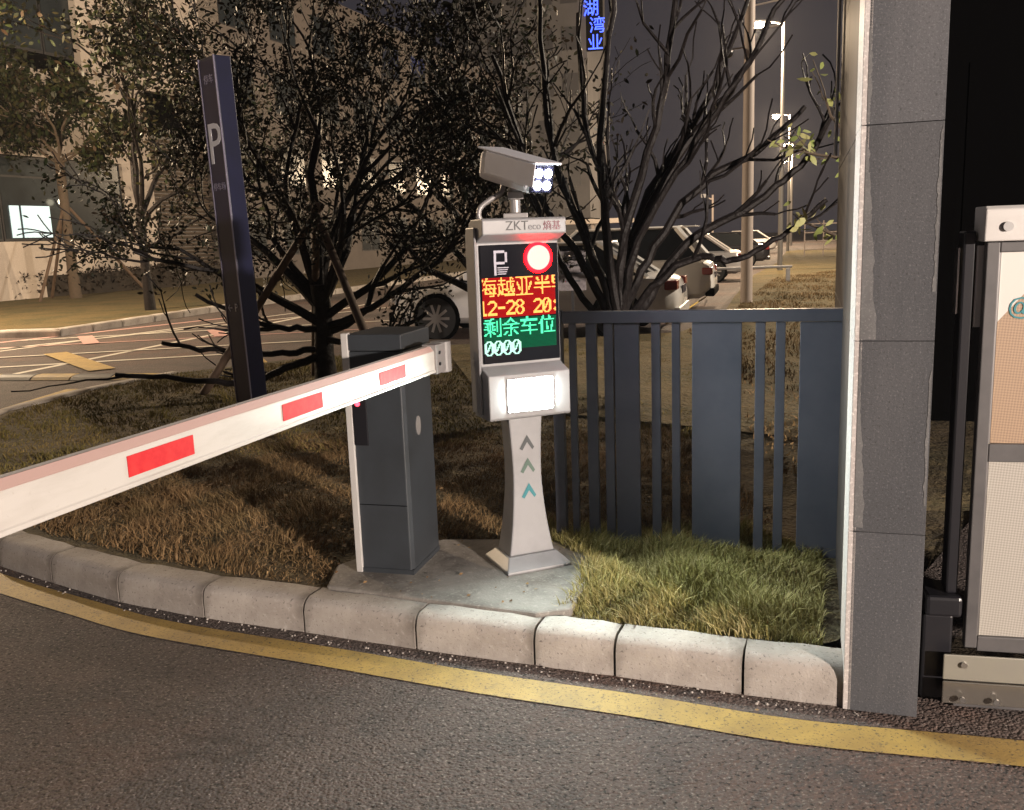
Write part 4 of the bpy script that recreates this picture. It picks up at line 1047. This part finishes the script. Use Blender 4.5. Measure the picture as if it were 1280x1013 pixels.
# ================================================================== POLES AND LAMPS
up_ = empty('utility_pole', (4.58, 17.6, .12), 0, label='thick pale utility pole standing in the dry grass right of the cars', cat='pole')
b = MB(); b.tube([(0, 0, 0), (.02, 0, 7.5)], [.115, .085], 16); b.build('pole', 'pole_pale', up_, smooth=True)
b = MB(); b.tube([(.09, 0, 5.0), (.62, 0, 5.08)], .022, 8); b.build('cross_arm', 'pole_pale', up_)
b = MB(); b.tube([(.09, 0, 5.42), (.65, 0, 5.52)], .016, 8); b.build('cross_arm', 'pole_pale', up_)
b = MB(); b.tube([(-.09, 0, 4.70), (-.30, 0, 4.68)], .014, 8); b.build('camera_arm', 'pole_pale', up_)
b = MB(); b.ball((-.38, 0, 4.62), .10, 8); b.build('dome_camera', 'black_plastic', up_, smooth=True)
def street_lamp(loc, rz, label, power, H=7.9, col=(1, .74, .48), group='street lamps in the car park', cone=150, rad=.15, head=True):
    t = empty('street_lamp', loc, rz, label=label, cat='street lamp', group=group)
    b = MB(); b.tube([(0, 0, 0), (0, 0, H)], [.09, .05], 12); b.build('pole', 'lamp_pole', t, smooth=True)
    b = MB(); b.tube([(0, 0, H-.08), (-.35, 0, H), (-.62, 0, H+.02)], .03, 8); b.build('arm', 'lamp_pole', t)
    b = MB(); b.box(-1.05, -.55, -.11, .11, H-.02, H+.06); b.build('lamp_head', 'lamp_pole', t, bevel=.02)
    b = MB(); b.ball((-.82, 0, H-.10), .20, 10, .6); b.build('lamp_glass', 'street_glow', t, smooth=True)
    l = bpy.data.lights.new('street_lamp_light', 'POINT'); l.energy = power; l.color = col; l.shadow_soft_size = rad
    o = bpy.data.objects.new('street_lamp_light', l); COL.objects.link(o); o.parent = t; o.location = (-.82, 0, H-.30)
    return t
street_lamp((9.1, 30.7, .1), R(0), 'nearest and tallest lit street lamp right of the utility pole', LAMP_FAR)
street_lamp((16.75, 55, .1), R(0), 'second lit street lamp, middle of the receding row', LAMP_FAR)
street_lamp((22.8, 74, .1), R(0), 'third lit street lamp, smaller, in the receding row', LAMP_FAR)
street_lamp((28.5, 93, .1), R(0), 'farthest lit street lamp at the end of the row', LAMP_FAR)
street_lamp((14.8, 15.0, .1), R(0), 'added street lamp hidden behind the gate pillar to light the parked cars', LAMP_SIDE, col=(1, .83, .64))  # added lamp, unseen, for light on the cars and grass
# added out of frame: one lamp on the left verge, one behind the viewer
street_lamp((-13.2, 17.2, .1), R(200), 'added street lamp out of view on the left verge to light the facade', LAMP_ROAD, H=6.5, group='added lamps out of view')
nl = street_lamp((7.1, -5.6, 0), R(0), 'added low lamp behind the viewer, standing in for the warm light there', LAMP_NEAR, H=2.75, group='added lamps out of view', rad=.16, col=(1, .84, .72))
# small far lamp post with a camera arm
fpz = empty('camera_post', (8.7, 39, .1), 0, label='thin white camera post rising behind the parked cars', cat='post')
b = MB(); b.tube([(0, 0, 0), (0, 0, 2.9)], .045, 8); b.tube([(0, 0, 2.7), (-.35, 0, 2.85)], .03, 6); b.build('pole', 'pole_pale', fpz)
b = MB(); b.box(-.5, -.3, -.08, .08, 2.8, 2.95); b.build('camera', 'kiosk_white', fpz)
# rails far away
rl = empty('bike_rack', (14.2, 44, .12), R(-16), label='pale metal rack of rails far off below the lamp posts', cat='rack')
for k in range(4):
    b = MB(); b.tube([(0, 0, .35+k*.4), (3.4, 0, .35+k*.4)], .03, 6); b.build('rail', 'pole_pale', rl)
for k in range(5):
    b = MB(); b.tube([(k*.85, .04, 0), (k*.85, .04, 1.7)], .035, 6); b.build('upright', 'pole_pale', rl)
lb = empty('low_barrier', (4.9, 24.5, .12), R(-8), label='low white and green bar lying across short legs on the dry grass', cat='barrier')
b = MB(); b.tube([(0, 0, .42), (2.6, 0, .42)], .035, 8); b.build('bar', 'kiosk_white', lb)
for x in (.1, 2.5):
    b = MB(); b.box(x-.05, x+.05, -.04, .04, 0, .384); b.build('leg', 'kiosk_white', lb)
b = MB(); b.ball((0, 0, .12), .2, 8, .6); tag(b.build('orange_bag', 'orange_bag', loc=(3.95, 20.9, .16), smooth=True), 'crumpled orange bag on the grass beside the utility pole', 'bag')
b = MB(); b.tube([(2.35, 13.6, .20), (2.9, 15.4, .19), (4.1, 19.0, .19), (4.6, 21, .19)], .014, 6); tag(b.build('marker_tape', 'tape_yellow'), 'thin yellow tape line running over the grass beside the cars', 'tape')

# ================================================================== HAZE (thin volume added for the glow around the lamps)
hz = MB(); hz.box(-70, 60, -12, 140, -1, 29.5)
hm = bpy.data.materials.new('haze'); hm.use_nodes = True; nt = hm.node_tree; nt.nodes.remove(nt.nodes['Principled BSDF'])
pv = nt.nodes.new('ShaderNodeVolumePrincipled'); pv.inputs['Color'].default_value = (.9, .92, 1, 1); pv.inputs['Density'].default_value = .00035; pv.inputs['Anisotropy'].default_value = .3
nt.links.new(pv.outputs[0], nt.nodes['Material Output'].inputs['Volume']); M['haze'] = hm
tag(hz.build('haze', 'haze'), 'thin added haze for the glow around the lamps', 'haze', kind='stuff')
